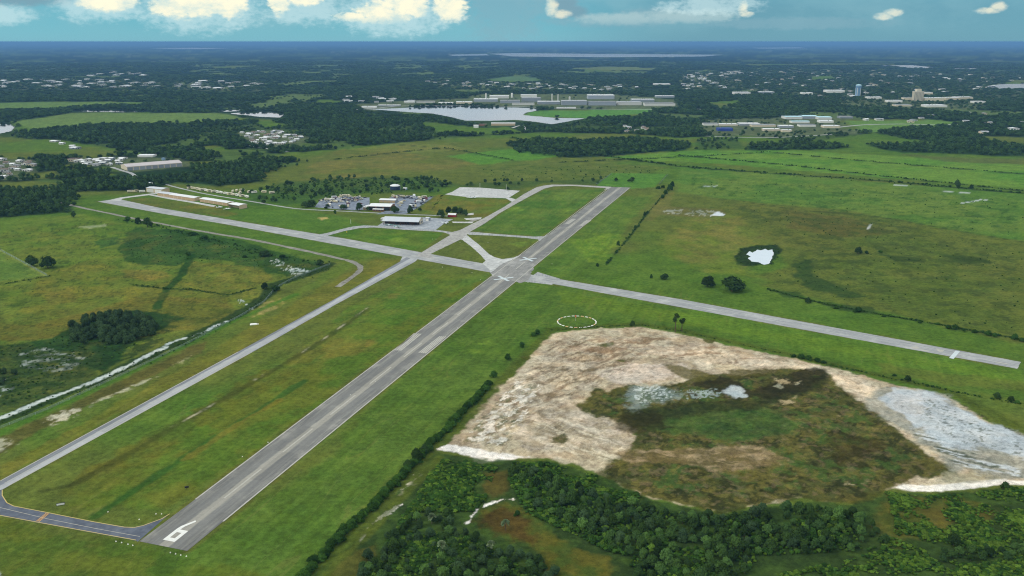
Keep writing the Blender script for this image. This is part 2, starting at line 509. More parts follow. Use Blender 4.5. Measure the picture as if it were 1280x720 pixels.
    # olive-brown wet prairie on the right
    poly([(905, 252), (960, 256), (1040, 262), (1100, 270), (1190, 287), (1300, 306), (1500, 330), (1600, 440), (1280, 428), (1180, 405), (1090, 388), (1020, 375), (965, 360), (935, 345), (985, 330), (975, 300), (915, 278)],
         G(92, 98, 42), 12, 22, 60, 0.75, c2=G(80, 92, 36), ns=45)
    poly([(980, 262), (1060, 272), (1120, 290), (1060, 300), (990, 285)], G(92, 84, 44), 20, 20, 40, 0.6, c2=G(80, 76, 40))
    poly([(860, 275), (920, 270), (960, 300), (940, 345), (890, 340), (840, 318), (830, 300)], G(98, 112, 40), 20, 18, 40, 0.7, c2=G(116, 112, 56))
    speck([(910, 255), (1100, 275), (1280, 310), (1280, 425), (1100, 390), (960, 350), (1000, 310)], G(62, 76, 32), 16, 0.56, 0.07, 0.7, seed=3)
    speck([(860, 220), (1280, 250), (1280, 300), (1000, 260), (860, 240)], G(52, 84, 28), 16, 0.63, 0.05, 0.7, seed=5)
    poly([(990, 330), (1012, 325), (1020, 345), (1060, 362), (1090, 372), (1060, 374), (1015, 362), (1000, 350)], G(46, 68, 28), 6, 10, 16, 0.85, seed=1)
    poly([(1100, 318), (1150, 322), (1155, 327), (1120, 327)], G(46, 64, 26), 5, 6, 14, 0.8, seed=2)
    poly([(1170, 317), (1230, 322), (1240, 330), (1200, 328)], G(46, 64, 26), 5, 6, 14, 0.8, seed=4)
    poly([(962, 362), (1000, 366), (1008, 372), (980, 371)], G(44, 70, 28), 4, 4, 12, 0.8, seed=5)
    poly([(1015, 376), (1090, 384), (1100, 392), (1050, 388)], G(46, 66, 28), 4, 5, 12, 0.8, seed=6)
    line([(960, 362), (1030, 380), (1100, 393), (1190, 408), (1300, 428)], 2.5, G(36, 54, 22), 2, 1.6, 10, 0.9)
    line([(930, 252), (1000, 263), (1080, 268), (1140, 278), (1280, 303)], 3, G(50, 62, 28), 3, 3, 20, 0.7)
    # pond rim
    poly([(918, 322), (925, 311), (945, 306), (972, 306), (978, 312), (970, 322), (965, 330), (940, 333), (922, 331)], G(34, 52, 24), 4, 4, 12, 0.95, seed=7)
    # pale pools and bare spots on the right
    poly([(820, 257), (870, 260), (905, 262), (905, 270), (870, 272), (822, 268)], G(98, 96, 52), 8, 8, 20, 0.8)
    speck([(822, 258), (868, 262), (900, 262), (906, 270), (880, 271), (824, 268)], G(150, 156, 138), 4, 0.56, 0.05, 0.75, wetv=0.3, seed=8)
    poly([(888, 270), (897, 264), (906, 268), (905, 270)], G(190, 198, 198), 2, 2, 6, 1, wetv=0.5)
    line([(1202, 254), (1216, 252), (1228, 249), (1236, 251)], 4, G(172, 184, 178), 2, 2.5, 6, 0.9, wetv=0.4)
    for q in ([(1178, 238), (1192, 239), (1192, 241), (1180, 240)], [(1200, 240), (1212, 241), (1210, 242.5), (1198, 241.6)], [(1116, 230), (1136, 231), (1134, 232.4), (1118, 231.6)], [(878, 231.5), (896, 232), (895, 233.2), (880, 233)]):
        poly(q, G(168, 180, 170), 2.5, 3, 6, 0.8, wetv=0.4)
    line([(1085, 286), (1089, 280)], 3, G(170, 176, 170), 1.5, 1.2, 6, 0.9, wetv=0.4)
    # fence line east of the main runway
    line([(758, 330), (790, 292), (808, 268), (826, 248), (836, 238)], 3, G(44, 66, 26), 2, 2, 9, 0.9)
    poly([(826, 243), (842, 240), (836, 258), (815, 276), (804, 276)], G(104, 104, 52), 5, 5, 14, 0.7)

    # ---------------- the airfield grass
    poly([(660, 290), (775, 245), (815, 245), (770, 300), (730, 330), (680, 345), (660, 338)], G(74, 106, 34), 10, 10, 30, 0.7, c2=G(88, 114, 38))
    poly([(715, 300), (760, 292), (782, 292), (762, 320), (735, 330)], G(110, 136, 38), 10, 14, 14, 0.55, c2=G(80, 115, 28), ns=8)
    poly([(550, 400), (620, 352), (700, 360), (850, 388), (1270, 465), (1290, 500), (1050, 462), (850, 412), (690, 408), (560, 540), (380, 720), (220, 740), (240, 690), (440, 540)], G(70, 98, 30), 8, 12, 40, 0.85, c2=G(80, 106, 36), ns=35)
    poly([(700, 362), (1000, 418), (1268, 466), (1260, 476), (950, 424), (700, 378)], G(92, 116, 30), 6, 8, 20, 0.55)
    poly([(860, 385), (1280, 465), (1280, 480), (1100, 462), (940, 425), (855, 400)], G(86, 118, 34), 6, 10, 20, 0.5)
    poly([(1100, 455), (1280, 478), (1300, 490), (1180, 482), (1110, 466)], G(92, 98, 40), 6, 10, 20, 0.5)
    poly([(430, 430), (600, 350), (610, 350), (480, 440), (330, 560), (210, 640), (100, 640), (90, 625), (260, 520)], G(74, 100, 28), 6, 12, 30, 0.8, c2=G(92, 100, 34), ns=25)
    poly([(420, 395), (520, 335), (590, 345), (470, 420), (380, 440)], G(70, 102, 28), 6, 12, 30, 0.7, c2=G(90, 104, 34))
    poly([(150, 560), (420, 420), (432, 428), (200, 570), (100, 620), (60, 620)], G(96, 92, 34), 6, 12, 25, 0.6, c2=G(78, 92, 30))
    poly([(380, 425), (470, 372), (480, 380), (420, 425), (330, 480)], G(118, 110, 52), 8, 12, 18, 0.25, c2=G(80, 98, 30), ns=10)
    poly([(0, 600), (300, 438), (420, 372), (500, 325), (470, 322), (330, 400), (120, 520), (0, 585)], G(98, 102, 36), 5, 8, 24, 0.7, c2=G(108, 106, 44), ns=18)
    poly([(330, 395), (420, 345), (470, 318), (440, 318), (400, 345), (300, 405)], G(88, 110, 36), 5, 7, 24, 0.7)
    # mown lengthwise bands between the taxiway and the runway, and the swale with dark wet grass
    line([(55, 614), (90, 606), (140, 580), (220, 532), (330, 470), (400, 428), (460, 386)], 6, G(60, 66, 26), 4, 1.6, 14, 0.65)
    line([(180, 552), (250, 515), (330, 468), (400, 427), (460, 384)], 2.2, G(150, 148, 122), 1.5, 1.2, 8, 0.9, broken=(14, 0.55))
    line([(120, 645), (200, 592), (280, 540), (380, 476)], 6, G(44, 84, 28), 3, 2.5, 14, 0.75)
    line([(230, 575), (310, 522), (350, 500)], 4, G(120, 106, 44), 3, 3, 10, 0.5)
    poly([(410, 428), (440, 420), (470, 428), (440, 445), (400, 448)], G(140, 118, 60), 6, 7, 8, 0.25)
    poly([(455, 433), (462, 424), (468, 426), (460, 434)], G(140, 112, 62), 4, 4, 6, 0.3)
    poly([(484, 368), (500, 366), (498, 372), (486, 374)], G(130, 110, 60), 3, 4, 6, 0.3)
    poly([(0, 650), (170, 682), (240, 700), (330, 720), (200, 740), (0, 740)], G(66, 92, 26), 6, 10, 22, 0.7, c2=G(84, 96, 30), ns=16)
    poly([(160, 255), (270, 272), (300, 268), (270, 258), (190, 247), (165, 248)], G(104, 98, 46), 4, 5, 20, 0.8, c2=G(86, 98, 38), ns=24)
    poly([(150, 254), (400, 292), (460, 282), (420, 268), (350, 262), (300, 262), (300, 272)], G(76, 108, 34), 5, 8, 30, 0.8)
    poly([(414, 291), (460, 285), (555, 291), (525, 314), (500, 312)], G(72, 108, 30), 2, 2, 24, 0.8, c2=G(88, 112, 36))
    poly([(545, 243), (640, 250), (600, 275), (570, 265), (530, 268), (520, 262)], G(86, 106, 36), 5, 6, 24, 0.8, c2=G(108, 104, 46), ns=26)
    poly([(590, 288), (680, 238), (755, 236), (680, 296)], G(70, 104, 34), 4, 6, 30, 0.85, c2=G(88, 112, 40), ns=22)
    for cpt, rr in (((645, 262), 12), ((710, 262), 10), ((590, 440), 14), ((500, 300), 14), ((650, 305), 12), ((610, 430), 12)):
        x0, y0 = cpt
        poly([(x0 - rr, y0), (x0, y0 - rr * .3), (x0 + rr, y0), (x0, y0 + rr * .3)], G(112, 140, 44), 6, 6, 8, 0.45)
    poly([(396, 272), (406, 271), (412, 273), (402, 275)], G(168, 152, 96), 2, 2, 6, 0.8)
    # narrow worn soil margin along the pavements
    for pp in ([(174, 677), (758, 236)], [(234, 689), (788, 234)], [(0, 601), (297, 440), (420, 373), (506, 323)], [(12, 607), (316, 440), (420, 380), (519, 326)], [(662, 343), (850, 374), (1276, 452)], [(662, 351), (850, 384), (1271, 461)],
               [(122, 252), (200, 266), (280, 280), (430, 307), (615, 341)], [(150, 249), (200, 260), (280, 273), (430, 298), (615, 332)]):
        line(pp, 5, G(98, 94, 44), 3, 1.5, 10, 0.5, broken=(30, 0.45))

    fa, fb = W(204, 683), W(774, 235)
    ha = math.atan2(fb.y - fa.y, fb.x - fa.x)
    u, v = X * math.cos(ha) + Y * math.sin(ha), -X * math.sin(ha) + Y * math.cos(ha)
    mow = fbm(u / 90, v / 3.2, 3, 0.6, seed=61) - 0.5
    fieldw = Wn([(-40, 590), (420, 362), (560, 300), (680, 236), (830, 236), (740, 340), (1290, 462), (1290, 500), (850, 410), (690, 408), (380, 740), (-40, 740)])
    fmask = sstep(sdf(X, Y, fieldw), -10, 10)
    C[:] *= (1 + 0.42 * mow * fmask)[:, None]
    ruts = sstep(np.abs(fbm(u / 140, v / 16, 3, 0.5, seed=62) - 0.5), 0.012, 0.004) * fmask
    lerp(ruts * 0.22, G(118, 116, 62))
    # ---------------- the marsh and pasture on the left
    poly([(-200, 290), (100, 268), (180, 282), (240, 300), (400, 330), (330, 372), (280, 400), (150, 440), (0, 400), (-200, 420)], G(84, 110, 34), 8, 12, 60, 0.8, c2=G(100, 116, 42), ns=55)
    poly([(50, 345), (120, 320), (150, 340), (240, 350), (330, 352), (300, 385), (200, 385), (100, 400), (20, 390)], G(112, 108, 44), 12, 14, 40, 0.7, c2=G(92, 106, 38), ns=35)
    poly([(55, 365), (90, 360), (95, 378), (60, 382)], G(140, 116, 60), 8, 10, 12, 0.3)
    poly([(150, 337), (200, 338), (215, 345), (180, 352), (158, 347)], G(130, 112, 56), 6, 7, 12, 0.5)
    poly([(-100, 400), (40, 404), (120, 388), (170, 370), (280, 372), (300, 388), (250, 410), (190, 420), (120, 440), (60, 425), (-100, 430)], G(92, 96, 38), 8, 12, 30, 0.8, c2=G(106, 98, 44), ns=22)
    poly([(148, 312), (155, 295), (170, 284), (220, 287), (270, 293), (320, 306), (360, 318), (400, 328), (398, 338), (370, 346), (330, 342), (280, 326), (240, 322), (220, 332), (170, 330), (152, 325)], G(42, 70, 26), 4, 8, 16, 0.92, c2=G(54, 84, 32), ns=24)
    poly([(118, 302), (135, 296), (152, 297), (148, 305), (125, 311)], G(52, 88, 36), 4, 4, 12, 0.8)
    poly([(238, 326), (330, 335), (345, 350), (310, 362), (260, 362), (225, 352)], G(96, 108, 40), 5, 6, 18, 0.8, c2=G(110, 108, 46), ns=14)
    line([(240, 318), (226, 345), (208, 362), (196, 385)], 9, G(36, 68, 24), 3, 2.5, 10, 0.9)
    line([(165, 356), (210, 361), (240, 362), (285, 369), (320, 360)], 4, G(38, 60, 24), 2, 1.5, 8, 0.85)
    poly([(205, 385), (240, 378), (300, 388), (250, 405), (190, 412)], G(82, 92, 34), 5, 8, 14, 0.6)
    poly([(-100, 440), (0, 432), (60, 424), (110, 400), (170, 388), (210, 392), (228, 398), (200, 412), (165, 425), (150, 450), (130, 468), (100, 455), (50, 440), (0, 452), (-100, 470)], G(32, 60, 24), 4, 6, 14, 0.95, c2=G(42, 72, 28))
    poly([(-100, 452), (40, 436), (110, 440), (130, 452), (110, 478), (30, 510), (-100, 540)], G(52, 74, 32), 6, 8, 16, 0.85, c2=G(72, 84, 38), ns=12)
    speck([(15, 440), (60, 432), (115, 442), (112, 458), (60, 472), (20, 462)], G(150, 160, 150), 4, 0.54, 0.06, 0.75, wetv=0.4, seed=11, ang=0.2, stretch=2)
    speck([(-60, 478), (20, 470), (40, 478), (0, 505), (-60, 520)], G(150, 160, 150), 6, 0.54, 0.05, 0.8, wetv=0.4, seed=12)
    speck([(328, 320), (350, 322), (370, 332), (398, 336), (388, 348), (360, 346), (335, 330)], G(180, 192, 180), 3.4, 0.52, 0.04, 0.9, wetv=0.4, seed=13)
    PAST = [(-60, 300), (100, 270), (180, 284), (330, 312), (405, 332), (335, 372), (280, 402), (200, 436), (100, 482), (-60, 545)]
    speck(PAST, G(46, 68, 28), 14, 0.57, 0.08, 0.32, seed=151)
    speck(PAST, G(112, 106, 48), 20, 0.58, 0.08, 0.22, seed=152)
    speck(PAST, G(40, 60, 26), 4, 0.64, 0.05, 0.5, seed=153)
    speck([(-60, 430), (60, 426), (200, 405), (240, 402), (200, 434), (100, 480), (-60, 540)], G(38, 58, 26), 6, 0.52, 0.06, 0.7, seed=154)
    speck([(860, 215), (1280, 245), (1280, 420), (1000, 365), (850, 330)], G(56, 80, 30), 9, 0.61, 0.06, 0.35, seed=155)
    # drainage canal with duckweed, its banks and the sandy verge
    line([(-60, 552), (0, 526), (60, 500), (120, 477), (170, 452), (205, 436), (250, 416), (300, 392), (330, 372), (345, 355), (400, 338), (412, 330)], 14, G(40, 60, 26), 4, 3, 12, 0.92)
    line([(-60, 549), (0, 523), (60, 498), (110, 480), (150, 462), (185, 444), (206, 434)], 4.6, G(184, 196, 182), 1.8, 2.2, 6, 0.9, wetv=0.45, broken=(5, 0.30))
    line([(210, 430), (222, 425), (238, 421), (255, 414), (272, 406), (283, 402)], 4.2, G(176, 190, 180), 1.5, 2, 6, 0.95, wetv=0.5, broken=(12, 0.42))
    speck([(286, 374), (305, 372), (325, 384), (316, 392)], G(190, 200, 200), 3, 0.5, 0.04, 0.9, wetv=0.6, seed=14)
    poly([(330, 378), (352, 373), (356, 380), (332, 392), (318, 396)], G(150, 136, 84), 4, 5, 8, 0.75, c2=G(100, 108, 44), ns=6)
    line([(-60, 566), (0, 541), (120, 486), (210, 443), (290, 402), (370, 368)], 7, G(66, 104, 30), 3, 2, 14, 0.8)
    poly([(-60, 565), (0, 548), (60, 520), (130, 486), (200, 452), (240, 432), (262, 425), (250, 440), (190, 472), (120, 502), (60, 532), (0, 566), (-60, 590)], G(74, 72, 36), 4, 5, 14, 0.85, c2=G(92, 88, 46), ns=12)
    speck([(50, 524), (70, 512), (110, 508), (98, 522), (72, 534), (56, 534)], G(196, 190, 166), 4, 0.40, 0.12, 0.85, seed=15)
    speck([(105, 505), (150, 485), (200, 465), (205, 470), (150, 495), (110, 512)], G(180, 178, 150), 3.5, 0.42, 0.12, 0.75, seed=16, ang=0.55, stretch=2)
    speck([(208, 455), (232, 446), (245, 440), (240, 450), (215, 462)], G(176, 170, 130), 3.5, 0.42, 0.12, 0.7, seed=17)
    speck([(-30, 555), (0, 545), (30, 545), (28, 556), (0, 570), (-30, 580)], G(170, 168, 142), 4, 0.42, 0.12, 0.75, seed=18)
    # ditch line in the strip near the frame corner
    speck([(-20, 706), (12, 710), (24, 722), (-20, 730)], G(170, 176, 176), 5, 0.4, 0.05, 0.9, wetv=0.5, seed=19)
    # pasture paddock on the far left
    poly([(-200, 330), (0, 318), (60, 344), (20, 350), (-60, 358), (-200, 370)], G(96, 120, 46), 3, 4, 20, 0.8, c2=G(78, 108, 40))
    line([(-60, 362), (0, 356), (62, 345)], 2.2, G(46, 66, 28), 1.5, 1.2, 8, 0.9)
    line([(-20, 305), (0, 313), (20, 324), (58, 345)], 4, G(124, 138, 66), 2, 1.5, 8, 0.7)
    poly([(98, 284), (130, 280), (135, 282), (112, 286)], G(150, 160, 118), 2, 3, 6, 0.55)

    # ---------------- the sand ground on the right
    SAND = [(560, 556), (600, 515), (648, 462), (690, 417), (740, 411), (800, 409), (850, 417), (920, 434), (1000, 450), (1050, 462), (1120, 481), (1180, 494), (1205, 508), (1250, 536), (1300, 555), (1420, 600), (1420, 625),
            (1280, 603), (1240, 604), (1180, 611), (1140, 613), (1118, 611), (1060, 628), (1000, 622), (900, 640), (800, 618), (740, 588), (690, 574), (640, 573), (600, 578), (575, 563)]
    line([(380, 730), (470, 640), (545, 562), (640, 462), (690, 412), (800, 405), (850, 413), (1000, 446), (1190, 490), (1300, 548)], 10, G(70, 84, 28), 6, 2, 10, 0.8)
    poly(SAND, G(186, 174, 146), 3, 4, 8, 1.0, c2=G(160, 144, 118), ns=12)
    poly([(600, 520), (640, 475), (700, 430), (770, 425), (800, 455), (760, 475), (730, 490), (720, 510), (640, 520)], G(132, 114, 94), 10, 14, 18, 0.65, c2=G(172, 154, 128), ns=8)
    poly([(740, 470), (790, 455), (850, 455), (870, 470), (800, 478), (770, 480)], G(202, 188, 172), 6, 8, 12, 0.8)
    poly([(800, 440), (900, 436), (1040, 464), (1100, 482), (1080, 500), (1000, 460), (880, 455)], G(206, 190, 164), 6, 8, 14, 0.8, c2=G(190, 172, 146), ns=9)
    poly([(640, 520), (720, 512), (800, 540), (790, 560), (700, 565), (650, 560)], G(186, 174, 156), 6, 8, 12, 0.7, c2=G(150, 138, 116), ns=9)
    # machine tracks
    speck([(590, 530), (690, 420), (840, 418), (800, 460), (720, 500), (640, 540), (590, 560)], G(104, 88, 68), 2.6, 0.53, 0.08, 0.58, seed=21, ang=0.95, stretch=5)
    speck([(600, 520), (650, 462), (700, 425), (790, 430), (800, 460), (740, 480), (700, 520), (640, 545)], G(92, 82, 58), 7, 0.55, 0.08, 0.6, seed=121)
    speck([(590, 530), (690, 420), (840, 418), (800, 460), (720, 500), (640, 540), (590, 560)], G(216, 204, 176), 2.6, 0.56, 0.08, 0.42, seed=22, ang=0.85, stretch=5)
    speck([(650, 520), (720, 515), (800, 560), (790, 585), (720, 575), (660, 560)], G(118, 104, 76), 2.2, 0.54, 0.07, 0.45, seed=23, ang=-0.7, stretch=8)
    speck([(650, 520), (720, 515), (800, 560), (790, 585), (720, 575), (660, 560)], G(216, 206, 180), 2.2, 0.55, 0.07, 0.45, seed=24, ang=-0.7, stretch=8)
    speck([(560, 556), (600, 515), (640, 470), (690, 480), (660, 530), (640, 565)], G(84, 92, 62), 3.2, 0.55, 0.06, 0.7, seed=25, ang=0.9, stretch=2)
    speck([(560, 556), (600, 515), (640, 470), (690, 480), (660, 530), (640, 565)], G(226, 220, 206), 3.2, 0.55, 0.06, 0.75, seed=26, ang=0.9, stretch=2)
    speck([(700, 416), (850, 420), (1000, 452), (960, 462), (800, 450), (700, 440)], G(126, 102, 76), 5, 0.57, 0.05, 0.7, seed=27, ang=0.1, stretch=4)
    for q in ([(745, 432), (768, 428), (767, 432), (758, 436)], [(767, 450), (782, 450), (780, 453)], [(880, 424), (896, 425), (890, 430), (880, 428)], [(650, 446), (663, 445), (660, 452)]):
        poly(q, G(74, 78, 30), 2, 2, 5, 0.9)
    poly([(690, 548), (705, 542), (712, 550), (706, 556), (690, 554)], G(66, 68, 30), 3, 3, 6, 0.9)
    speck(SAND, G(212, 202, 182), 16, 0.57, 0.10, 0.3, seed=135, edge=3)
    # overgrown middle of the sand ground
    INNER = [(722, 508), (738, 482), (765, 488), (790, 479), (812, 484), (850, 478), (880, 470), (930, 468), (985, 462), (1034, 461), (1052, 482), (1085, 508), (1120, 535), (1150, 560), (1186, 586), (1176, 597), (1118, 611),
             (1070, 630), (1000, 625), (900, 642), (800, 618), (745, 590), (770, 570), (790, 560), (800, 545), (785, 530), (740, 522)]
    poly(INNER, G(64, 70, 28), 5, 9, 14, 0.97, c2=G(82, 80, 34), ns=14)
    speck(INNER, G(44, 48, 24), 6, 0.52, 0.07, 0.75, seed=131, edge=6)
    speck(INNER, G(64, 90, 34), 9, 0.55, 0.08, 0.7, seed=132, edge=20)
    speck(INNER, G(104, 98, 50), 5, 0.60, 0.06, 0.6, seed=133, edge=8)
    speck(SAND, G(112, 98, 74), 4, 0.63, 0.06, 0.45, seed=134, edge=3)
    poly([(825, 455), (850, 457), (895, 470), (880, 478), (850, 472)], G(82, 78, 36), 4, 4, 10, 0.85)
    poly([(905, 462), (980, 462), (960, 470), (915, 474)], G(76, 72, 34), 4, 4, 10, 0.85)
    poly([(790, 515), (870, 505), (960, 508), (1000, 530), (940, 552), (860, 545), (800, 540)], G(52, 78, 30), 8, 10, 14, 0.75, c2=G(70, 96, 36), ns=6)
    poly([(778, 512), (850, 504), (935, 500), (1030, 470), (1030, 486), (950, 512), (860, 518), (790, 540)], G(40, 44, 24), 6, 8, 10, 0.8, c2=G(54, 60, 28), ns=5)
    poly([(770, 520), (815, 515), (840, 535), (800, 545), (775, 540)], G(48, 46, 24), 6, 8, 10, 0.75)
    poly([(865, 480), (900, 470), (940, 488), (1000, 462), (1032, 462), (1010, 490), (960, 500), (900, 492)], G(46, 44, 26), 5, 7, 10, 0.85)
    poly([(1030, 540), (1090, 545), (1110, 565), (1050, 575)], G(56, 50, 26), 8, 10, 12, 0.6)
    poly([(760, 566), (820, 562), (870, 564), (905, 558), (955, 558), (978, 574), (940, 588), (890, 588), (850, 578), (790, 578)], G(158, 138, 106), 5, 6, 9, 0.85, c2=G(112, 98, 66), ns=7)
    speck([(770, 562), (955, 558), (978, 574), (890, 590), (790, 580)], G(92, 84, 48), 3.5, 0.52, 0.05, 0.8, seed=28, ang=-0.35, stretch=5)
    for j, q in enumerate(([(962, 498), (1000, 492), (1004, 512), (975, 510)], [(1035, 515), (1062, 520), (1045, 530)], [(1040, 600), (1095, 598), (1090, 612), (1055, 614)], [(960, 470), (1010, 474), (1010, 484), (965, 482)], [(1080, 535), (1105, 540), (1095, 548)])):
        speck(q, G(168, 154, 120), 6, 0.46, 0.08, 0.8, seed=30 + j)
    # shallow pools in the middle
    poly([(784, 494), (792, 482), (812, 480), (842, 486), (850, 490), (846, 500), (812, 504), (798, 514), (786, 512)], G(140, 156, 144), 8, 7, 4, 0.55, wetv=0.35)
    speck([(784, 482), (812, 479), (850, 486), (848, 502), (812, 506), (786, 514)], G(186, 196, 186), 2.0, 0.50, 0.06, 0.8, wetv=0.4, seed=161)
    speck([(840, 486), (900, 484), (912, 492), (900, 502), (850, 502)], G(146, 162, 152), 2.2, 0.48, 0.06, 0.85, wetv=0.3, seed=36)
    poly([(904, 490), (914, 482), (926, 484), (934, 496), (920, 498)], G(176, 186, 184), 3, 3, 5, 0.9, wetv=0.4)
    speck([(955, 480), (1000, 476), (1014, 482), (990, 488), (960, 488)], G(150, 150, 128), 4, 0.45, 0.06, 0.8, wetv=0.2, seed=37)
    speck([(790, 480), (850, 484), (850, 500), (790, 512)], G(66, 84, 50), 2.0, 0.50, 0.06, 0.75, seed=38)
    # flooded sand on the right
    poly([(1080, 500), (1105, 483), (1150, 486), (1185, 496), (1200, 508), (1245, 532), (1300, 552), (1420, 598), (1420, 620), (1280, 600), (1230, 596), (1190, 584), (1150, 555), (1110, 525)], G(158, 156, 142), 6, 8, 14, 0.95, c2=G(138, 138, 124), ns=14)
    poly([(1100, 500), (1118, 486), (1165, 490), (1190, 504), (1230, 524), (1300, 556), (1300, 578), (1235, 560), (1200, 562), (1160, 545), (1130, 522)], G(176, 184, 186), 6, 9, 12, 0.9, wetv=0.7)
    speck([(1100, 500), (1165, 490), (1230, 524), (1300, 556), (1300, 578), (1200, 562), (1130, 522)], G(150, 152, 142), 8, 0.57, 0.10, 0.4, wetv=0.4, seed=141, ang=-0.5, stretch=3)
    speck([(1100, 500), (1165, 490), (1230, 524), (1300, 556), (1300, 578), (1200, 562), (1130, 522)], G(90, 98, 78), 2.2, 0.64, 0.04, 0.7, seed=142)
    poly([(1110, 495), (1150, 494), (1150, 520), (1125, 515)], G(204, 198, 190), 8, 8, 14, 0.6, wetv=0.4)
    speck([(1120, 520), (1160, 540), (1230, 565), (1290, 580), (1290, 602), (1220, 598), (1180, 580), (1130, 540)], G(84, 92, 72), 3, 0.53, 0.05, 0.85, seed=39, ang=-0.62, stretch=9)
    speck([(1120, 520), (1160, 540), (1230, 565), (1290, 580), (1290, 602), (1220, 598), (1180, 580), (1130, 540)], G(196, 200, 196), 3, 0.56, 0.04, 0.8, wetv=0.5, seed=40, ang=-0.62, stretch=9)
    speck([(1165, 518), (1200, 525), (1195, 538), (1170, 534)], G(96, 104, 92), 3, 0.5, 0.05, 0.7, seed=41)
    speck([(1160, 484), (1190, 492), (1260, 530), (1300, 550), (1300, 558), (1240, 532), (1190, 506)], G(60, 62, 38), 3, 0.53, 0.04, 0.9, seed=42)
    # clean white sand
    poly([(545, 561), (558, 556), (585, 558), (610, 565), (640, 568), (660, 571), (640, 575), (612, 579), (592, 579), (588, 570), (565, 565)], G(228, 222, 212), 2, 2.5, 6, 1.0)
    poly([(1116, 609), (1130, 606), (1165, 607), (1200, 603), (1250, 599), (1300, 603), (1300, 607), (1250, 606), (1200, 612), (1165, 615), (1140, 614)], G(224, 218, 206), 2, 2, 6, 1.0)
    poly([(1185, 592), (1225, 590), (1250, 598), (1200, 604), (1170, 604)], G(150, 146, 120), 4, 4, 6, 0.7)
    # scrub land at the bottom
    poly([(380, 740), (470, 645), (548, 565), (590, 572), (640, 576), (690, 576), (745, 592), (800, 620), (900, 644), (1000, 627), (1060, 632), (1110, 615), (1180, 616), (1300, 608), (1500, 650), (1500, 760), (380, 760)], G(44, 62, 26), 4, 5, 12, 0.95, c2=G(58, 80, 30), ns=10)
    poly([(600, 640), (630, 628), (662, 640), (700, 672), (760, 700), (780, 740), (700, 740), (680, 690), (640, 676)], G(92, 88, 34), 5, 6, 10, 0.85, c2=G(70, 84, 30), ns=10)
    poly([(595, 650), (630, 630), (655, 642), (665, 680), (625, 668)], G(76, 58, 30), 6, 7, 8, 0.75)
    poly([(606, 592), (628, 590), (640, 612), (615, 625), (600, 615)], G(78, 70, 34), 5, 5, 8, 0.8)
    poly([(1110, 620), (1200, 622), (1260, 640), (1190, 660), (1120, 690), (1090, 660)], G(74, 82, 32), 8, 8, 12, 0.85, c2=G(92, 88, 38), ns=10)
    poly([(1150, 635), (1240, 640), (1230, 655), (1170, 655)], G(88, 80, 38), 6, 6, 10, 0.6)
    line([(585, 655), (590, 645), (600, 635), (612, 630), (628, 625), (640, 624)], 1.2, G(222, 216, 206), 1.2, 2.6, 3, 0.95)
    line([(460, 660), (478, 645), (492, 636), (500, 631)], 1.4, G(222, 216, 206), 1.2, 3.0, 3.4, 0.95)
    line([(500, 620), (512, 605), (524, 592)], 4, G(190, 182, 160), 2, 3, 4, 0.75, broken=(4, 0.45))
    line([(450, 676), (458, 668)], 2.4, G(220, 214, 204), 1.2, 2, 4, 0.9)
    line([(390, 740), (470, 655), (550, 572)], 6, G(76, 88, 30), 3, 2, 10, 0.8)
    poly([(400, 740), (440, 690), (470, 680), (450, 740)], G(84, 82, 36), 4, 4, 8, 0.7)

    # the grass of the season: a little drier than the chart colours
    gmask = np.clip((C[:, 1] - np.maximum(C[:, 0], C[:, 2])) / (C[:, 1] + 1e-6) * 2.2, 0, 1)[:, None]
    C[:] = C * (1 - gmask) + C * np.array((1.04, 1.0, 1.28)) * gmask
    # slow drift of tone everywhere, plus grain
    C[:] *= (0.86 + 0.28 * fbm(X / 35, Y / 35, 5, 0.6, seed=50))[:, None]
    C[:] *= (0.78 + 0.44 * fbm(X / 8, Y / 8, 4, 0.7, seed=51))[:, None]

    idx = np.arange(nr * na).reshape(nr, na)
    a = idx[:-1, :]
    b = idx[1:, :]
    a2, b2 = np.roll(a, -1, 1), np.roll(b, -1, 1)
    F = np.stack([a.ravel(), a2.ravel(), b2.ravel(), b.ravel()], 1)
    me = bpy.data.meshes.new('ground')
    Z = np.zeros_like(X)
    pw = Wn(SAND)
    i = near(pw, 5)
    x, y = X[i], Y[i]
    e = sstep(sdf(x, y, pw), 3, 12) * (1 - wet[i])
    ca, sa = math.cos(0.9), math.sin(0.9)
    ridge = np.abs(fbm((x * ca + y * sa) / 22, (-x * sa + y * ca) / 5.0, 3, 0.55, seed=171) - 0.5)
    Z[i] = e * ((fbm(x / 9, y / 9, 4, 0.55, seed=172) - 0.45) * 2.2 + (0.18 - ridge) * 2.2)
    V = np.stack([X, Y, Z], 1)
    me.vertices.add(len(V))
    me.vertices.foreach_set('co', V.ravel())
    nf = len(F)
    cap = idx[0, ::-1]
    loops = np.concatenate([F.ravel(), cap])
    me.loops.add(len(loops))
    me.loops.foreach_set('vertex_index', loops.astype(np.int32))
    me.polygons.add(nf + 1)
    me.polygons.foreach_set('loop_start', np.concatenate([np.arange(nf) * 4, [nf * 4]]).astype(np.int32))
    me.update(calc_edges=True)
    at = me.attributes.new('land', 'FLOAT_COLOR', 'POINT')
    at.data.foreach_set('color', np.concatenate([np.clip(C, 0, 1), wet[:, None]], 1).astype(np.float32).ravel())
    o = bpy.data.objects.new('ground', me)
    COL.objects.link(o)
    if me.polygons[0].normal.z < 0:
        me.flip_normals()
    o['kind'] = 'structure'
    me.polygons.foreach_set('use_smooth', [True] * len(me.polygons))
    me.materials.append(ground_material())
    return o


def new_mat(name):
    m = bpy.data.materials.new(name)
    m.use_nodes = True
    m.node_tree.nodes.clear()
    B = NB(m.node_tree)
    out = B.n('ShaderNodeOutputMaterial')
    return m, B, out


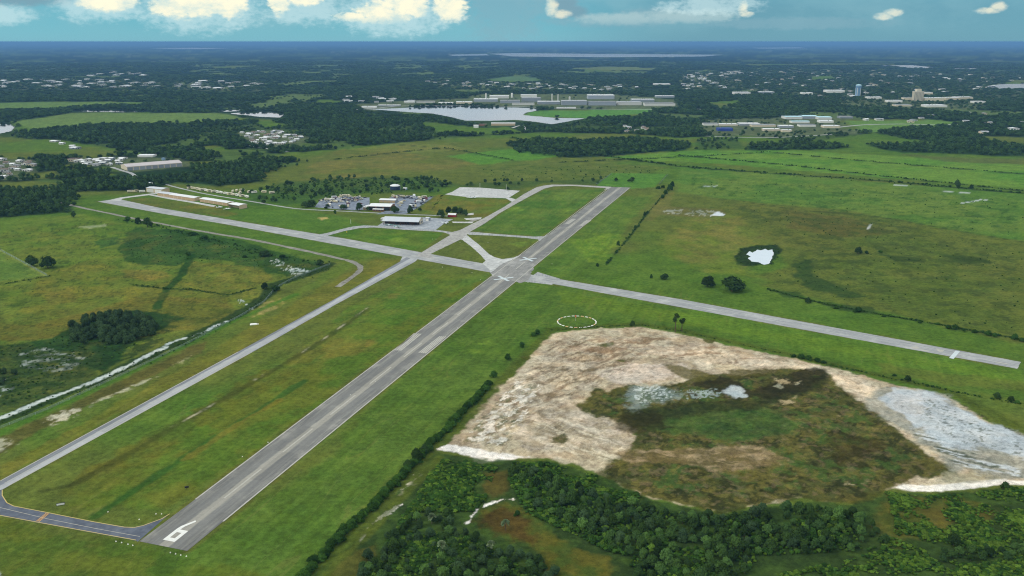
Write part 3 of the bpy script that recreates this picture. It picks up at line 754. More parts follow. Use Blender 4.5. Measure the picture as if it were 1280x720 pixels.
def ground_material():
    m, B, out = new_mat('land')
    at = B.n('ShaderNodeAttribute', attribute_name='land')
    tc = B.n('ShaderNodeTexCoord')
    p = tc.outputs['Object']
    f1 = B.noise(p, 0.28, 4, 0.65)
    f2 = B.noise(p, 0.045, 2, 0.6)
    f3 = B.noise(p, 1.3, 1, 0.6)
    v = B.m('ADD', B.m('ADD', B.m('MULTIPLY', f1, 1.15), B.m('MULTIPLY', f2, 0.5)), B.m('MULTIPLY', f3, 0.55))
    v = B.m('ADD', B.m('MULTIPLY', v, 1.3), -0.43)
    col = B.mix(1.0, at.outputs['Color'], B.comb(v, v, v), 'MULTIPLY')
    hue = B.mix(B.ss(f2, 0.4, 0.65), (1.0, 1.0, 1.0), (1.08, 1.01, 0.96))
    col = B.mix(1.0, col, hue, 'MULTIPLY')
    bs = B.n('ShaderNodeBsdfDiffuse')
    B.link(col, bs.inputs[0])
    gl = B.n('ShaderNodeBsdfGlossy')
    gl.inputs['Roughness'].default_value = 0.12
    fr = B.n('ShaderNodeFresnel')
    fr.inputs[0].default_value = 1.33
    wv = B.ss(B.m('ADD', at.outputs['Alpha'], B.m('MULTIPLY', B.m('SUBTRACT', f1, 0.5), 0.5)), 0.2, 0.55)
    mx = B.n('ShaderNodeMixShader')
    B.link(B.m('MULTIPLY', wv, B.m('MULTIPLY', fr.outputs[0], 1.6, clamp=True)), mx.inputs[0])
    B.link(bs.outputs[0], mx.inputs[1])
    B.link(gl.outputs[0], mx.inputs[2])
    B.link(mx.outputs[0], out.inputs[0])
    return m


build_ground()


# ------------------------------------------------------------------ object helpers
def tag(o, label=None, cat=None, group=None, kind=None):
    if label:
        o['label'] = label
    if cat:
        o['category'] = cat
    if group:
        o['group'] = group
    if kind:
        o['kind'] = kind
    return o


def empty(name, loc, rz=0.0):
    o = bpy.data.objects.new(name, None)
    o.empty_display_size = 0.5
    COL.objects.link(o)
    o.location = loc
    o.rotation_euler = (0, 0, rz)
    return o


def obj(name, me, parent=None, loc=None, rz=None):
    o = bpy.data.objects.new(name, me)
    COL.objects.link(o)
    if parent is not None:
        o.parent = parent
    if loc is not None:
        o.location = loc
    if rz is not None:
        o.rotation_euler = (0, 0, rz)
    return o


def copy_tree(o, parent=None):
    c = o.copy()
    COL.objects.link(c)
    c.parent = parent
    for ch in o.children:
        copy_tree(ch, c)
    return c


class MB:
    """collects shapes of one piece and makes one mesh of them"""
    def __init__(self):
        self.v, self.f, self.mi = [], [], []

    def add(self, vs, fs, mi=0):
        k = len(self.v)
        self.v += [tuple(p) for p in vs]
        self.f += [tuple(i + k for i in f) for f in fs]
        self.mi += [mi] * len(fs)
        return self

    def box(self, x0, x1, y0, y1, z0, z1, mi=0):
        vs = [(x0, y0, z0), (x1, y0, z0), (x1, y1, z0), (x0, y1, z0), (x0, y0, z1), (x1, y0, z1), (x1, y1, z1), (x0, y1, z1)]
        return self.add(vs, [(0, 3, 2, 1), (4, 5, 6, 7), (0, 1, 5, 4), (1, 2, 6, 5), (2, 3, 7, 6), (3, 0, 4, 7)], mi)

    def prism(self, prof, y0, y1, mi=0):
        """profile in x,z swept along y"""
        n = len(prof)
        vs = [(x, y0, z) for x, z in prof] + [(x, y1, z) for x, z in prof]
        fs = [tuple(range(n)), tuple(range(2 * n - 1, n - 1, -1))] + [(i, i + n, (i + 1) % n + n, (i + 1) % n) for i in range(n)]
        return self.add(vs, fs, mi)

    def cyl(self, p0, p1, r0, r1, n=8, mi=0):
        p0, p1 = Vector(p0), Vector(p1)
        ax = (p1 - p0).normalized()
        a = ax.orthogonal().normalized()
        b = ax.cross(a)
        vs = []
        for p, r in ((p0, r0), (p1, r1)):
            for i in range(n):
                t = 2 * math.pi * i / n
                vs.append(p + (a * math.cos(t) + b * math.sin(t)) * r)
        return self.add(vs, [(i, (i + 1) % n, (i + 1) % n + n, i + n) for i in range(n)] + [tuple(range(n - 1, -1, -1)), tuple(range(n, 2 * n))], mi)

    def lathe(self, prof, n=24, mi=0):
        """profile r,z from bottom to top"""
        vs, fs = [], []
        for r, z in prof:
            for i in range(n):
                t = 2 * math.pi * i / n
                vs.append((r * math.cos(t), r * math.sin(t), z))
        for k in range(len(prof) - 1):
            for i in range(n):
                j = (i + 1) % n
                fs.append((k * n + i, k * n + j, (k + 1) * n + j, (k + 1) * n + i))
        fs.append(tuple(range(n - 1, -1, -1)))
        fs.append(tuple(range((len(prof) - 1) * n, len(prof) * n)))
        return self.add(vs, fs, mi)

    def mesh(self, name, mats, smooth=False):
        me = bpy.data.meshes.new(name)
        me.from_pydata(self.v, [], self.f)
        for m in (mats if isinstance(mats, (list, tuple)) else [mats]):
            me.materials.append(m)
        me.polygons.foreach_set('material_index', self.mi)
        bm = bmesh.new()
        bm.from_mesh(me)
        bmesh.ops.recalc_face_normals(bm, faces=bm.faces)
        bm.to_mesh(me)
        bm.free()
        if smooth:
            me.polygons.foreach_set('use_smooth', [True] * len(me.polygons))
        me.update()
        return me

    def build(self, name, mats, parent=None, loc=None, rz=None, smooth=False):
        return obj(name, self.mesh(name, mats, smooth), parent, loc, rz)


MATS = {}


def surf(name, col, rough=0.8, var=0.25, scale=0.4, stretch=(1, 1, 1), metal=0.0, spec=0.3, objvar=0.0, detail=4):
    """painted / mineral surface with wear"""
    if name in MATS:
        return MATS[name]
    m, B, out = new_mat(name)
    tc = B.n('ShaderNodeTexCoord')
    mp = B.n('ShaderNodeMapping')
    mp.inputs['Scale'].default_value = stretch
    B.link(tc.outputs['Object'], mp.inputs[0])
    n = B.noise(mp.outputs[0], scale, detail, 0.6)
    v = B.m('ADD', B.m('MULTIPLY', n, 2 * var), 1 - var)
    if objvar:
        oi = B.n('ShaderNodeObjectInfo')
        v = B.m('MULTIPLY', v, B.m('ADD', B.m('MULTIPLY', oi.outputs['Random'], 2 * objvar), 1 - objvar))
    c = B.mix(1.0, (*col, 1), B.comb(v, v, v), 'MULTIPLY')
    bs = B.n('ShaderNodeBsdfPrincipled')
    B.link(c, bs.inputs['Base Color'])
    bs.inputs['Roughness'].default_value = rough
    bs.inputs['Metallic'].default_value = metal
    bs.inputs['Specular IOR Level'].default_value = spec
    B.link(bs.outputs[0], out.inputs[0])
    MATS[name] = m
    return m


def foliage(name, c1, c2, objvar=0.35):
    m, B, out = new_mat(name)
    oi = B.n('ShaderNodeObjectInfo')
    tc = B.n('ShaderNodeTexCoord')
    n = B.noise(tc.outputs['Object'], 0.55, 2, 0.6)
    k = B.m('ADD', B.m('MULTIPLY', oi.outputs['Random'], 0.65), B.m('MULTIPLY', n, 0.6), clamp=True)
    c = B.mix(k, (*c1, 1), (*c2, 1))
    v = B.m('ADD', B.m('MULTIPLY', B.m('FRACT', B.m('MULTIPLY', oi.outputs['Random'], 7.31)), 2 * objvar), 1 - objvar)
    c = B.mix(1.0, c, B.comb(v, v, v), 'MULTIPLY')
    bs = B.n('ShaderNodeBsdfDiffuse')
    B.link(c, bs.inputs[0])
    B.link(bs.outputs[0], out.inputs[0])
    return m


def sheet(name, pts, mat, z=0.05, parent=None, origin=None, rz=0.0, rag=0.0):
    """flat surfacing laid on the ground, outline given in image pixels"""
    o0 = W(*origin) if origin else Vector((0, 0, 0))
    ps = [W(*p) for p in pts]
    if rag:
        qs = []
        for a, b in zip(ps, ps[1:] + ps[:1]):
            L = (b - a).length
            n = max(1, min(60, int(L / 4)))
            nn = Vector((-(b - a).y, (b - a).x, 0)).normalized()
            for i in range(n):
                qs.append(a + (b - a) * (i / n) + nn * random.uniform(-rag, rag))
        ps = qs
    ca, sa = math.cos(-rz), math.sin(-rz)
    vs = []
    for p in ps:
        d = p - o0
        vs.append((d.x * ca - d.y * sa, d.x * sa + d.y * ca, 0))
    bm = bmesh.new()
    f = bm.faces.new([bm.verts.new(v) for v in vs])
    f.normal_update()
    if f.normal.z < 0:
        bmesh.ops.reverse_faces(bm, faces=[f])
    bmesh.ops.triangulate(bm, faces=bm.faces[:])
    me = bpy.data.meshes.new(name)
    bm.to_mesh(me)
    bm.free()
    me.materials.append(mat)
    o = obj(name, me, parent, (o0.x, o0.y, z), rz)
    return o


# ------------------------------------------------------------------ pavements
def pavement_mat(name, base, dark, light, lanes=None, stretch=(1, 0.06, 1)):
    m, B, out = new_mat(name)
    tc = B.n('ShaderNodeTexCoord')
    p = tc.outputs['Object']
    x, y, z = B.sep(p)
    mp = B.n('ShaderNodeMapping')
    mp.inputs['Scale'].default_value = stretch
    B.link(p, mp.inputs[0])
    streak = B.noise(mp.outputs[0], 0.55, 4, 0.6)
    patch = B.noise(p, 0.05, 4, 0.62)
    grain = B.noise(p, 0.6, 3, 0.7)
    c = B.mix(B.ss(streak, 0.32, 0.68), (*dark, 1), (*base, 1))
    c = B.mix(B.m('MULTIPLY', B.ss(patch, 0.48, 0.72), 0.6), c, (*light, 1))
    if lanes:
        ax = B.m('ABSOLUTE', B.m('ADD', x, B.m('MULTIPLY', B.m('SUBTRACT', patch, 0.5), 2.0)))
        # light worn middle, darker lanes, pale edges, as the surface has weathered
        c = B.mix(B.m('MULTIPLY', B.ss(ax, 3.4, 2.2), 0.75), c, (*lanes[0], 1))
        mid = B.m('MULTIPLY', B.ss(ax, 2.6, 4.2), B.ss(ax, 10.6, 8.4))
        c = B.mix(B.m('MULTIPLY', mid, 0.6), c, (*lanes[1], 1))
        # repair lengths: every so often the tone changes across the strip
        seg = B.m('FLOOR', B.m('DIVIDE', y, 38.0))
        lane = B.m('FLOOR', B.m('DIVIDE', x, 7.6))
        wn = B.n('ShaderNodeTexWhiteNoise', noise_dimensions='2D')
        B.link(B.comb(seg, lane), wn.inputs['Vector'])
        v = B.m('ADD', B.m('MULTIPLY', wn.outputs['Value'], 0.22), 0.89)
        c = B.mix(1.0, c, B.comb(v, v, v), 'MULTIPLY')
        # tar-filled joints
        fy = B.m('ABSOLUTE', B.m('SUBTRACT', B.m('FRACT', B.m('DIVIDE', x, 3.8)), 0.5))
        c = B.mix(B.m('MULTIPLY', B.ss(fy, 0.47, 0.495), 0.35), c, (*dark, 1))
    g = B.m('ADD', B.m('MULTIPLY', grain, 0.5), 0.75)
    c = B.mix(1.0, c, B.comb(g, g, g), 'MULTIPLY')
    bs = B.n('ShaderNodeBsdfPrincipled')
    B.link(c, bs.inputs['Base Color'])
    bs.inputs['Roughness'].default_value = 0.75
    bs.inputs['Specular IOR Level'].default_value = 0.35
    B.link(bs.outputs[0], out.inputs[0])
    return m


M_RWY = pavement_mat('runway_asphalt', S(132, 130, 122), S(100, 99, 95), S(160, 156, 145), lanes=(S(156, 151, 138), S(112, 111, 107)))
M_RWY2 = pavement_mat('old_asphalt', S(168, 168, 164), S(132, 134, 134), S(192, 191, 185))
M_TAXI = pavement_mat('taxiway_asphalt', S(164, 165, 164), S(124, 127, 130), S(188, 188, 184), lanes=(S(104, 108, 114), S(172, 172, 171)), stretch=(1, 0.05, 1))
M_DARK = pavement_mat('new_asphalt', S(96, 102, 112), S(74, 80, 92), S(122, 126, 132), stretch=(0.3, 0.3, 1))
M_OLD = pavement_mat('weathered_asphalt', S(172, 168, 160), S(138, 136, 130), S(196, 192, 184), stretch=(0.5, 0.5, 1))
M_APRON = pavement_mat('apron_asphalt', S(166, 170, 174), S(128, 134, 140), S(196, 196, 192), stretch=(0.4, 0.4, 1))
M_SLAB = pavement_mat('apron_concrete', S(196, 195, 190), S(160, 160, 156), S(214, 212, 206), stretch=(0.5, 0.5, 1))
M_GRAVEL = pavement_mat('gravel', S(140, 136, 124), S(104, 100, 90), S(164, 160, 148), stretch=(0.5, 0.5, 1))
M_ROAD = pavement_mat('road_asphalt', S(170, 170, 166), S(136, 138, 138), S(190, 188, 182), stretch=(0.5, 0.5, 1))
M_WHITE = surf('white_paint', S(226, 224, 216), 0.8, 0.2, 0.8)
M_FADED = surf('faded_paint', S(176, 172, 160), 0.8, 0.3, 0.25)
M_XPAINT = surf('cross_paint', S(196, 204, 204), 0.8, 0.2, 0.3)
M_YELLOW = surf('yellow_paint', S(196, 176, 110), 0.8, 0.3, 0.5)
M_ORANGE = surf('orange_paint', S(206, 158, 96), 0.8, 0.2, 0.5)


def heading(a, b):
    d = W(*b) - W(*a)
    return math.atan2(d.y, d.x) - math.pi / 2


def struct(o):
    o['kind'] = 'structure'
    return o


RWY_A, RWY_B = (204, 683), (774, 235)
rzA = heading(RWY_A, RWY_B)
runway = struct(sheet('runway', [(174, 677), (234, 689), (788.5, 234.4), (764, 234)], M_RWY, 0.16, None, RWY_A, rzA))
cross_runway = struct(sheet('crossing_runway', [(147, 248.5), (200, 260), (280, 273.5), (430, 298), (615, 331.5), (662, 343), (850, 374), (1276, 452.5), (1271.5, 461), (850, 384), (700, 356.5), (615, 341), (430, 307.5), (280, 280), (200, 266.5), (122, 252)], M_RWY2, 0.08, None, (122, 252),
                            heading((122, 252), (1272, 457)), 0.25))
taxi = struct(sheet('taxiway', [(-32, 617), (0, 601), (297, 440), (420, 373), (500, 327), (503, 321), (524, 322), (519, 327), (420, 380.5), (316, 440), (12, 607), (3, 612), (1.5, 618), (6, 627), (-30, 640), (-48, 630)], M_TAXI, 0.06, None, (0, 604), heading((0, 604), (506, 324.7))))
entry = struct(sheet('taxiway_entry', [(-30, 640), (-48, 630), (-36, 622), (2.5, 612), (2, 619.5), (8, 628.6), (17, 632.3), (62, 641), (117, 652), (155.5, 658.5), (168, 659), (179, 656.5), (202, 648), (213, 641.5), (172, 677.5), (171, 676.3), (0, 645)], M_DARK, 0.11, None, (0, 640), heading((0, 638), (171, 670))))
for nm, pts, mt, zz in (
        ('apron_taxiway', [(398, 293.5), (412, 290.5), (430, 285.6), (442, 283), (455, 281.8), (472, 282.4), (505, 286), (543, 287), (564, 290), (564, 294), (555, 290.6), (542, 289.3), (505, 287.3), (467, 284.3), (449, 285.3), (430, 289), (416, 293), (404, 296)], M_RWY2, 0.12),
        ('link_taxiway', [(564, 293), (527, 315.5), (519, 320), (545, 324), (538, 317.5), (574, 300.3), (580, 297), (572, 292)], M_OLD, 0.10),
        ('far_taxiway', [(560, 291), (566, 290), (574, 288), (590, 280), (610, 270), (630, 258.8), (642.5, 250.6), (655, 242.5), (671, 234), (680, 232), (690, 230.8), (720, 231), (764, 233.6), (770, 236.5), (755, 237), (758, 235.2), (715, 232.4), (692, 233), (680, 236), (661, 246),
                         (642.5, 256.2), (625, 266.2), (605, 280), (589, 289), (583, 294), (577, 300), (568, 297)], M_OLD, 0.13),
        ('cross_taxiway', [(583, 291), (591, 289.8), (617.5, 292.3), (667, 295.8), (680, 295.4), (692, 290), (676, 303.5), (672.5, 299.2), (655, 297.2), (617.5, 294.6), (586, 293.4)], M_RWY2, 0.07),
        ('diagonal_taxiway', [(574, 297), (583, 293.5), (600, 307), (611, 317.5), (618, 321.5), (628, 324), (642, 322), (652, 318), (618, 348), (613, 341), (612, 337), (603, 329.5), (607, 326), (601, 319), (590, 309)], M_SLAB, 0.09),
        ('east_fillet', [(655, 352), (672, 340), (700, 348.5), (690, 356)], M_RWY2, 0.06),
        ('hangar_apron', [(471, 283), (480, 277), (480, 271), (535, 272), (566.5, 274.2), (556, 279), (545, 287.2), (541, 289), (505, 287)], M_APRON, 0.10),
        ('parking_slab', [(556, 243), (565, 240), (575, 234), (600, 234.6), (650, 238.5), (646, 241), (635, 248), (610, 247), (586, 246.6)], M_SLAB, 0.08),
        ('slab_link', [(632, 247.6), (638, 247.2), (645, 249.4), (640, 252.5)], M_SLAB, 0.10),
        ('old_slab', [(580, 273), (602, 271.6), (601, 274), (583, 275)], M_SLAB, 0.06),
        ('old_slab', [(565, 277), (592, 277.2), (590, 279), (566, 278.6)], M_SLAB, 0.06),
        ('old_slab', [(584, 267), (592, 266), (592, 268.5), (584, 269)], M_SLAB, 0.06),
        ('old_slab', [(590, 274.5), (600, 274.2), (592, 277), (585, 276.8)], M_GRAVEL, 0.05),
        ('hangar_taxiway', [(137, 250), (150, 247), (168, 244.6), (185, 242.4), (197, 241), (198, 242.2), (186, 244), (165, 246.6), (153, 248.4), (150, 251.5)], M_SLAB, 0.10),
        ('hangar_strip', [(184, 243.5), (194, 243.8), (212, 246.8), (240, 251.6), (270, 257), (267, 258.8), (236, 253), (210, 248.8)], M_SLAB, 0.07)):
    struct(sheet(nm, pts, mt, zz, None, pts[0], 0.0, 0.2))

# worn pale surfacing where the two runways cross
M_WORN = pavement_mat('worn_junction', S(146, 143, 136), S(116, 115, 110), S(178, 175, 168), stretch=(0.6, 0.12, 1))
junction = struct(sheet('runway_junction', [(613, 341.5), (620, 335), (632, 328), (646, 322.5), (656, 325), (668, 330), (666, 338), (662, 343.2), (664, 346), (657, 352), (650, 354), (636, 350), (622, 346)], M_WORN, 0.20, None, RWY_A, rzA, 0.9))


def strip(name, pts, width, mat, z=0.05, rag=0.3, kind='structure', parent=None):
    """road or painted line of even width along points given in image pixels"""
    ps = [W(*p) for p in pts]
    fine = []
    for i in range(len(ps) - 1):
        p0, p1, p2, p3 = ps[max(i - 1, 0)], ps[i], ps[i + 1], ps[min(i + 2, len(ps) - 1)]
        for k in range(5):
            t = k / 5
            fine.append(0.5 * ((2 * p1) + (p2 - p0) * t + (2 * p0 - 5 * p1 + 4 * p2 - p3) * t * t + (3 * p1 - p0 - 3 * p2 + p3) * t ** 3))
    fine.append(ps[-1])
    vs, fs = [], []
    o0 = fine[0]
    for i, p in enumerate(fine):
        d = fine[min(i + 1, len(fine) - 1)] - fine[max(i - 1, 0)]
        n = Vector((-d.y, d.x, 0)).normalized()
        a, b = width / 2 + random.uniform(-rag, rag), width / 2 + random.uniform(-rag, rag)
        q = p - o0
        vs += [q + n * a, q - n * b]
        if i:
            k = 2 * i
            fs.append((k - 2, k - 1, k + 1, k))
    me = bpy.data.meshes.new(name)
    me.from_pydata(vs, [], fs)
    me.materials.append(mat)
    o = obj(name, me, parent, (o0.x, o0.y, z))
    if kind:
        o['kind'] = kind
    return o


strip('road', [(208, 230), (216, 233), (255, 242), (300, 249.5), (336, 255.5), (356, 258.8), (380, 261.6), (430, 264), (455, 265.4), (500, 267.6), (540, 269.2), (566, 270.4)], 5, M_ROAD)
strip('gravel_track', [(70, 252), (100, 259), (150, 269.5), (200, 279.5), (257, 290), (314, 299.5), (379, 313), (424, 323), (440, 327), (450, 333), (449, 339), (439, 347), (422, 358.5)], 6.5, M_GRAVEL, rag=0.9)
strip('road', [(140, 209), (152, 213), (165, 217), (170, 222)], 8, M_ROAD)
strip('road', [(300, 180), (330, 185), (360, 190)], 9, M_ROAD)
strip('road', [(1040, 160), (1080, 156), (1130, 155), (1180, 156), (1240, 152)], 14, M_ROAD)
strip('road', [(850, 135), (900, 138), (960, 143)], 16, M_ROAD)
strip('road', [(420, 139), (470, 135), (520, 132), (640, 133), (720, 136), (850, 137)], 14, M_ROAD)
strip('road', [(640, 160), (652, 157), (660, 164)], 8, M_SLAB)
strip('road', [(880, 170), (960, 172), (1040, 168)], 10, M_ROAD)


# ---- painted markings, parts of the pavement they lie on
def local_quad(parent, name, quads, mat, z=0.06):
    vs, fs = [], []
    for q in quads:
        k = len(vs)
        vs += [(x, y, z) for x, y in q]
        fs.append(tuple(range(k, k + len(q))))
    me = bpy.data.meshes.new(name)
    me.from_pydata(vs, [], fs)
    me.materials.append(mat)
    bm = bmesh.new()
    bm.from_mesh(me)
    for f in bm.faces:
        f.normal_update()
        if f.normal.z < 0:
            f.normal_flip()
    bmesh.ops.triangulate(bm, faces=bm.faces[:])
    bm.to_mesh(me)
    bm.free()
    return obj(name, me, parent)


def to_local(o, p):
    d = W(*p) - Vector((o.location.x, o.location.y, 0))
    a = -o.rotation_euler.z
    return (d.x * math.cos(a) - d.y * math.sin(a), d.x * math.sin(a) + d.y * math.cos(a))


bx, by = to_local(runway, (203.5, 675))
nw, nh = 7.2, 21.0
six = [[(0, 0), (nw, 0), (nw, nh * .14), (0, nh * .14)], [(0, nh * .14), (nw * .3, nh * .14), (nw * .3, nh * .40), (0, nh * .40)], [(nw * .7, nh * .14), (nw, nh * .14), (nw, nh * .40), (nw * .7, nh * .40)],
       [(0, nh * .40), (nw, nh * .40), (nw, nh * .53), (0, nh * .53)], [(0, nh * .53), (nw * .3, nh * .53), (nw * .36, nh * .68), (nw * .06, nh * .68)], [(nw * .06, nh * .68), (nw * .36, nh * .68), (nw * .62, nh), (nw * .36, nh)]]
six[-1] = [(nw * .06, nh * .68), (nw * .36, nh * .68), (nw * .72, nh * .97), (nw * .55, nh * 1.02)]
o = local_quad(runway, 'runway_number', [[(bx + x, by + y) for x, y in q] for q in six], M_WHITE)
o['label'] = 'large white painted runway number 6'
_len = (W(*RWY_B) - W(*RWY_A)).length
yy = 52.0
while yy < _len - 40:
    local_quad(runway, 'centerline_stripe', [[(-0.55, yy), (0.55, yy), (0.55, yy + 37), (-0.55, yy + 37)]], M_FADED)
    yy += 61
local_quad(runway, 'edge_line', [[(-15.0, 46), (-14.0, 46), (-17.0, _len), (-17.9, _len)]], M_FADED)
local_quad(runway, 'edge_line', [[(14.0, 30), (15.0, 30), (17.7, _len), (16.9, _len)]], M_FADED)
for q in ([(492, 438), (517, 416.8), (527.5, 417.5), (502, 438.6)], [(522.5, 441), (549, 420.5), (558.5, 420.8), (532.5, 442)], [(706, 279.5), (715, 273.6), (720.5, 273.8), (711, 280.3)], [(724, 282), (733, 275.2), (739.5, 275.6), (729.5, 283)]):
    pts = [to_local(runway, p) for p in q]
    # each block is four faded bars with gaps
    for i in range(4):
        a, b = i / 4 + 0.03, (i + 1) / 4 - 0.03
        P = [Vector(p) for p in pts]
        quad = [P[0].lerp(P[3], a), P[1].lerp(P[2], a), P[1].lerp(P[2], b), P[0].lerp(P[3], b)]
        local_quad(runway, 'touchdown_bar', [[tuple(v) for v in quad]], M_FADED)
for c in ((660, 324.2), (629.5, 348.4)):
    cx, cy = to_local(runway, c)
    for s in (-1, 1):
        a = math.radians(45 * s)
        u, v = (math.cos(a), math.sin(a)), (-math.sin(a), math.cos(a))
        L, w2 = 11.5, 1.7
        local_quad(runway, 'closed_cross_bar', [[(cx + u[0] * L * i + v[0] * w2 * j, cy + u[1] * L * i + v[1] * w2 * j) for i, j in ((-1, -1), (1, -1), (1, 1), (-1, 1))]], M_XPAINT, 0.10 if s > 0 else 0.13)
local_quad(cross_runway, 'threshold_bar', [[to_local(cross_runway, p) for p in ((1194.5, 438.4), (1200, 439.4), (1192, 448.8), (1186.3, 447.6))]], M_XPAINT)
for q in ([(1150, 436.5), (1160, 438.5), (1162, 440), (1152, 439)], [(1138, 434), (1146, 433), (1150, 435.5), (1142, 436.5)], [(1170, 436), (1180, 438), (1178, 440.5), (1172, 439)], [(1245, 452), (1262, 455), (1261, 456), (1244, 453)]):
    local_quad(cross_runway, 'faded_marking', [[to_local(cross_runway, p) for p in q]], M_FADED)
# taxiway lines
P0, P1 = (12, 607), (316, 440)
for (a, b, off, mt, nm) in (((0, 601), (297, 440), -0.8, M_FADED, 'edge_line'), ((12, 607), (316, 440), 0.8, M_FADED, 'edge_line')):
    la, lb = Vector(to_local(taxi, a)), Vector(to_local(taxi, b))
    local_quad(taxi, nm, [[(la.x, la.y), (la.x - off, la.y), (lb.x - off, lb.y), (lb.x, lb.y)]], mt)
la, lb = Vector(to_local(taxi, (6, 604))), Vector(to_local(taxi, (306, 440)))
local_quad(taxi, 'centerline', [[(la.x - .3, la.y), (la.x + .3, la.y), (lb.x + .3, lb.y), (lb.x - .3, lb.y)]], M_FADED)


def world_line(parent, name, pts, width, mat, z=0.06):
    quads = []
    ps = [Vector(to_local(parent, p)) for p in pts]
    L, R = [], []
    for i, p in enumerate(ps):
        d = (ps[min(i + 1, len(ps) - 1)] - ps[max(i - 1, 0)]).normalized()
        n = Vector((-d.y, d.x))
        L.append(p + n * width / 2)
        R.append(p - n * width / 2)
    for i in range(len(ps) - 1):
        quads.append([tuple(L[i]), tuple(R[i]), tuple(R[i + 1]), tuple(L[i + 1])])
    return local_quad(parent, name, quads, mat, z)


world_line(entry, 'edge_line', [(2.8, 613), (2.8, 619.5), (8.6, 628.6), (17, 632.8), (62, 641.5), (117, 652.5), (155.5, 659.2), (168, 659.6), (179, 657.2), (202, 648.8), (212, 642.6)], 0.5, M_YELLOW)
world_line(entry, 'edge_line', [(-20, 640.3), (0, 644.4), (85, 660), (170, 675.4)], 0.5, M_YELLOW)
world_line(entry, 'centerline', [(-20, 630), (60, 649), (120, 661), (175, 671)], 0.35, M_FADED)
for k in range(3):
    world_line(entry, 'hold_line', [(45.5 + k * 1.6, 651.8 + k * .35), (58 + k * 1.6, 641.5 + k * .35)], 0.45, M_ORANGE, 0.08)

# ------------------------------------------------------------------ open water
def water_mat(name, rough):
    m, B, out = new_mat(name)
    bs = B.n('ShaderNodeBsdfPrincipled')
    tc = B.n('ShaderNodeTexCoord')
    n = B.noise(tc.outputs['Object'], 0.02, 3)
    B.link(B.mix(n, (0.010, 0.022, 0.026, 1), (0.03, 0.045, 0.04, 1)), bs.inputs['Base Color'])
    bs.inputs['Roughness'].default_value = rough
    bs.inputs['IOR'].default_value = 1.33
    bs.inputs['Specular IOR Level'].default_value = 0.5
    bp = B.n('ShaderNodeBump')
    bp.inputs['Strength'].default_value = 0.06
    bp.inputs['Distance'].default_value = 0.2
    B.link(B.noise(tc.outputs['Object'], 0.35, 2), bp.inputs['Height'])
    B.link(bp.outputs[0], bs.inputs['Normal'])
    B.link(bs.outputs[0], out.inputs[0])
    return m


M_WATER = water_mat('water', 0.07)
M_CHOP = water_mat('wind_ruffled_water', 0.25)
for k, p in LAKES.items():
    struct(sheet('lake', p, M_CHOP if 'far' in k else M_WATER, 0.4, None, p[0], 0.0, 4.0 if 'far' not in k else 0.0))
M_POND_SKY = surf('pond_sky_reflection', S(196, 206, 212), 0.08, 0.06, 0.05, spec=0.5)  # pale base colour paints in the bright sky mirrored by the pond
struct(sheet('pond', [(933, 318), (937, 314), (941, 316), (947, 312), (951, 313), (956, 311), (960, 313), (966, 312), (967, 318), (964, 324), (961, 330), (955, 331), (948, 328), (940, 327), (935, 323), (938, 321)], M_POND_SKY, 0.1, None, (950, 320), 0.0, 0.8))

# ------------------------------------------------------------------ trees
F_OAK = foliage('oak_leaves', S(38, 56, 30), S(60, 82, 38))
F_WOOD = foliage('wood_leaves', S(40, 60, 36), S(78, 106, 50), 0.5)
F_BUSH = foliage('bush_leaves', S(34, 58, 26), S(62, 92, 34))
F_WILLOW = foliage('willow_leaves', S(50, 70, 46), S(70, 92, 56), 0.2)
F_PALM = foliage('palm_fronds', S(92, 112, 80), S(128, 142, 104), 0.15)
F_SCRUB = foliage('scrub_leaves', S(54, 84, 30), S(98, 124, 44))
F_FAR = foliage('forest_leaves', S(40, 62, 34), S(68, 92, 46), 0.4)
M_BARK = surf('bark', S(88, 74, 58), 0.9, 0.3, 2.0)


def blob_points(r, n):
    v = r.normal(size=(n, 3))
    return v / np.linalg.norm(v, axis=1, keepdims=True)


_ico_v, _ico_f = None, None


def ico(sub=1):
    bm = bmesh.new()
    bmesh.ops.create_icosphere(bm, subdivisions=sub, radius=1)
    v = np.array([q.co[:] for q in bm.verts])
    f = [tuple(x.index for x in q.verts) for q in bm.faces]
    bm.free()
    return v, f


ICO1, ICO2 = ico(1), ico(2)


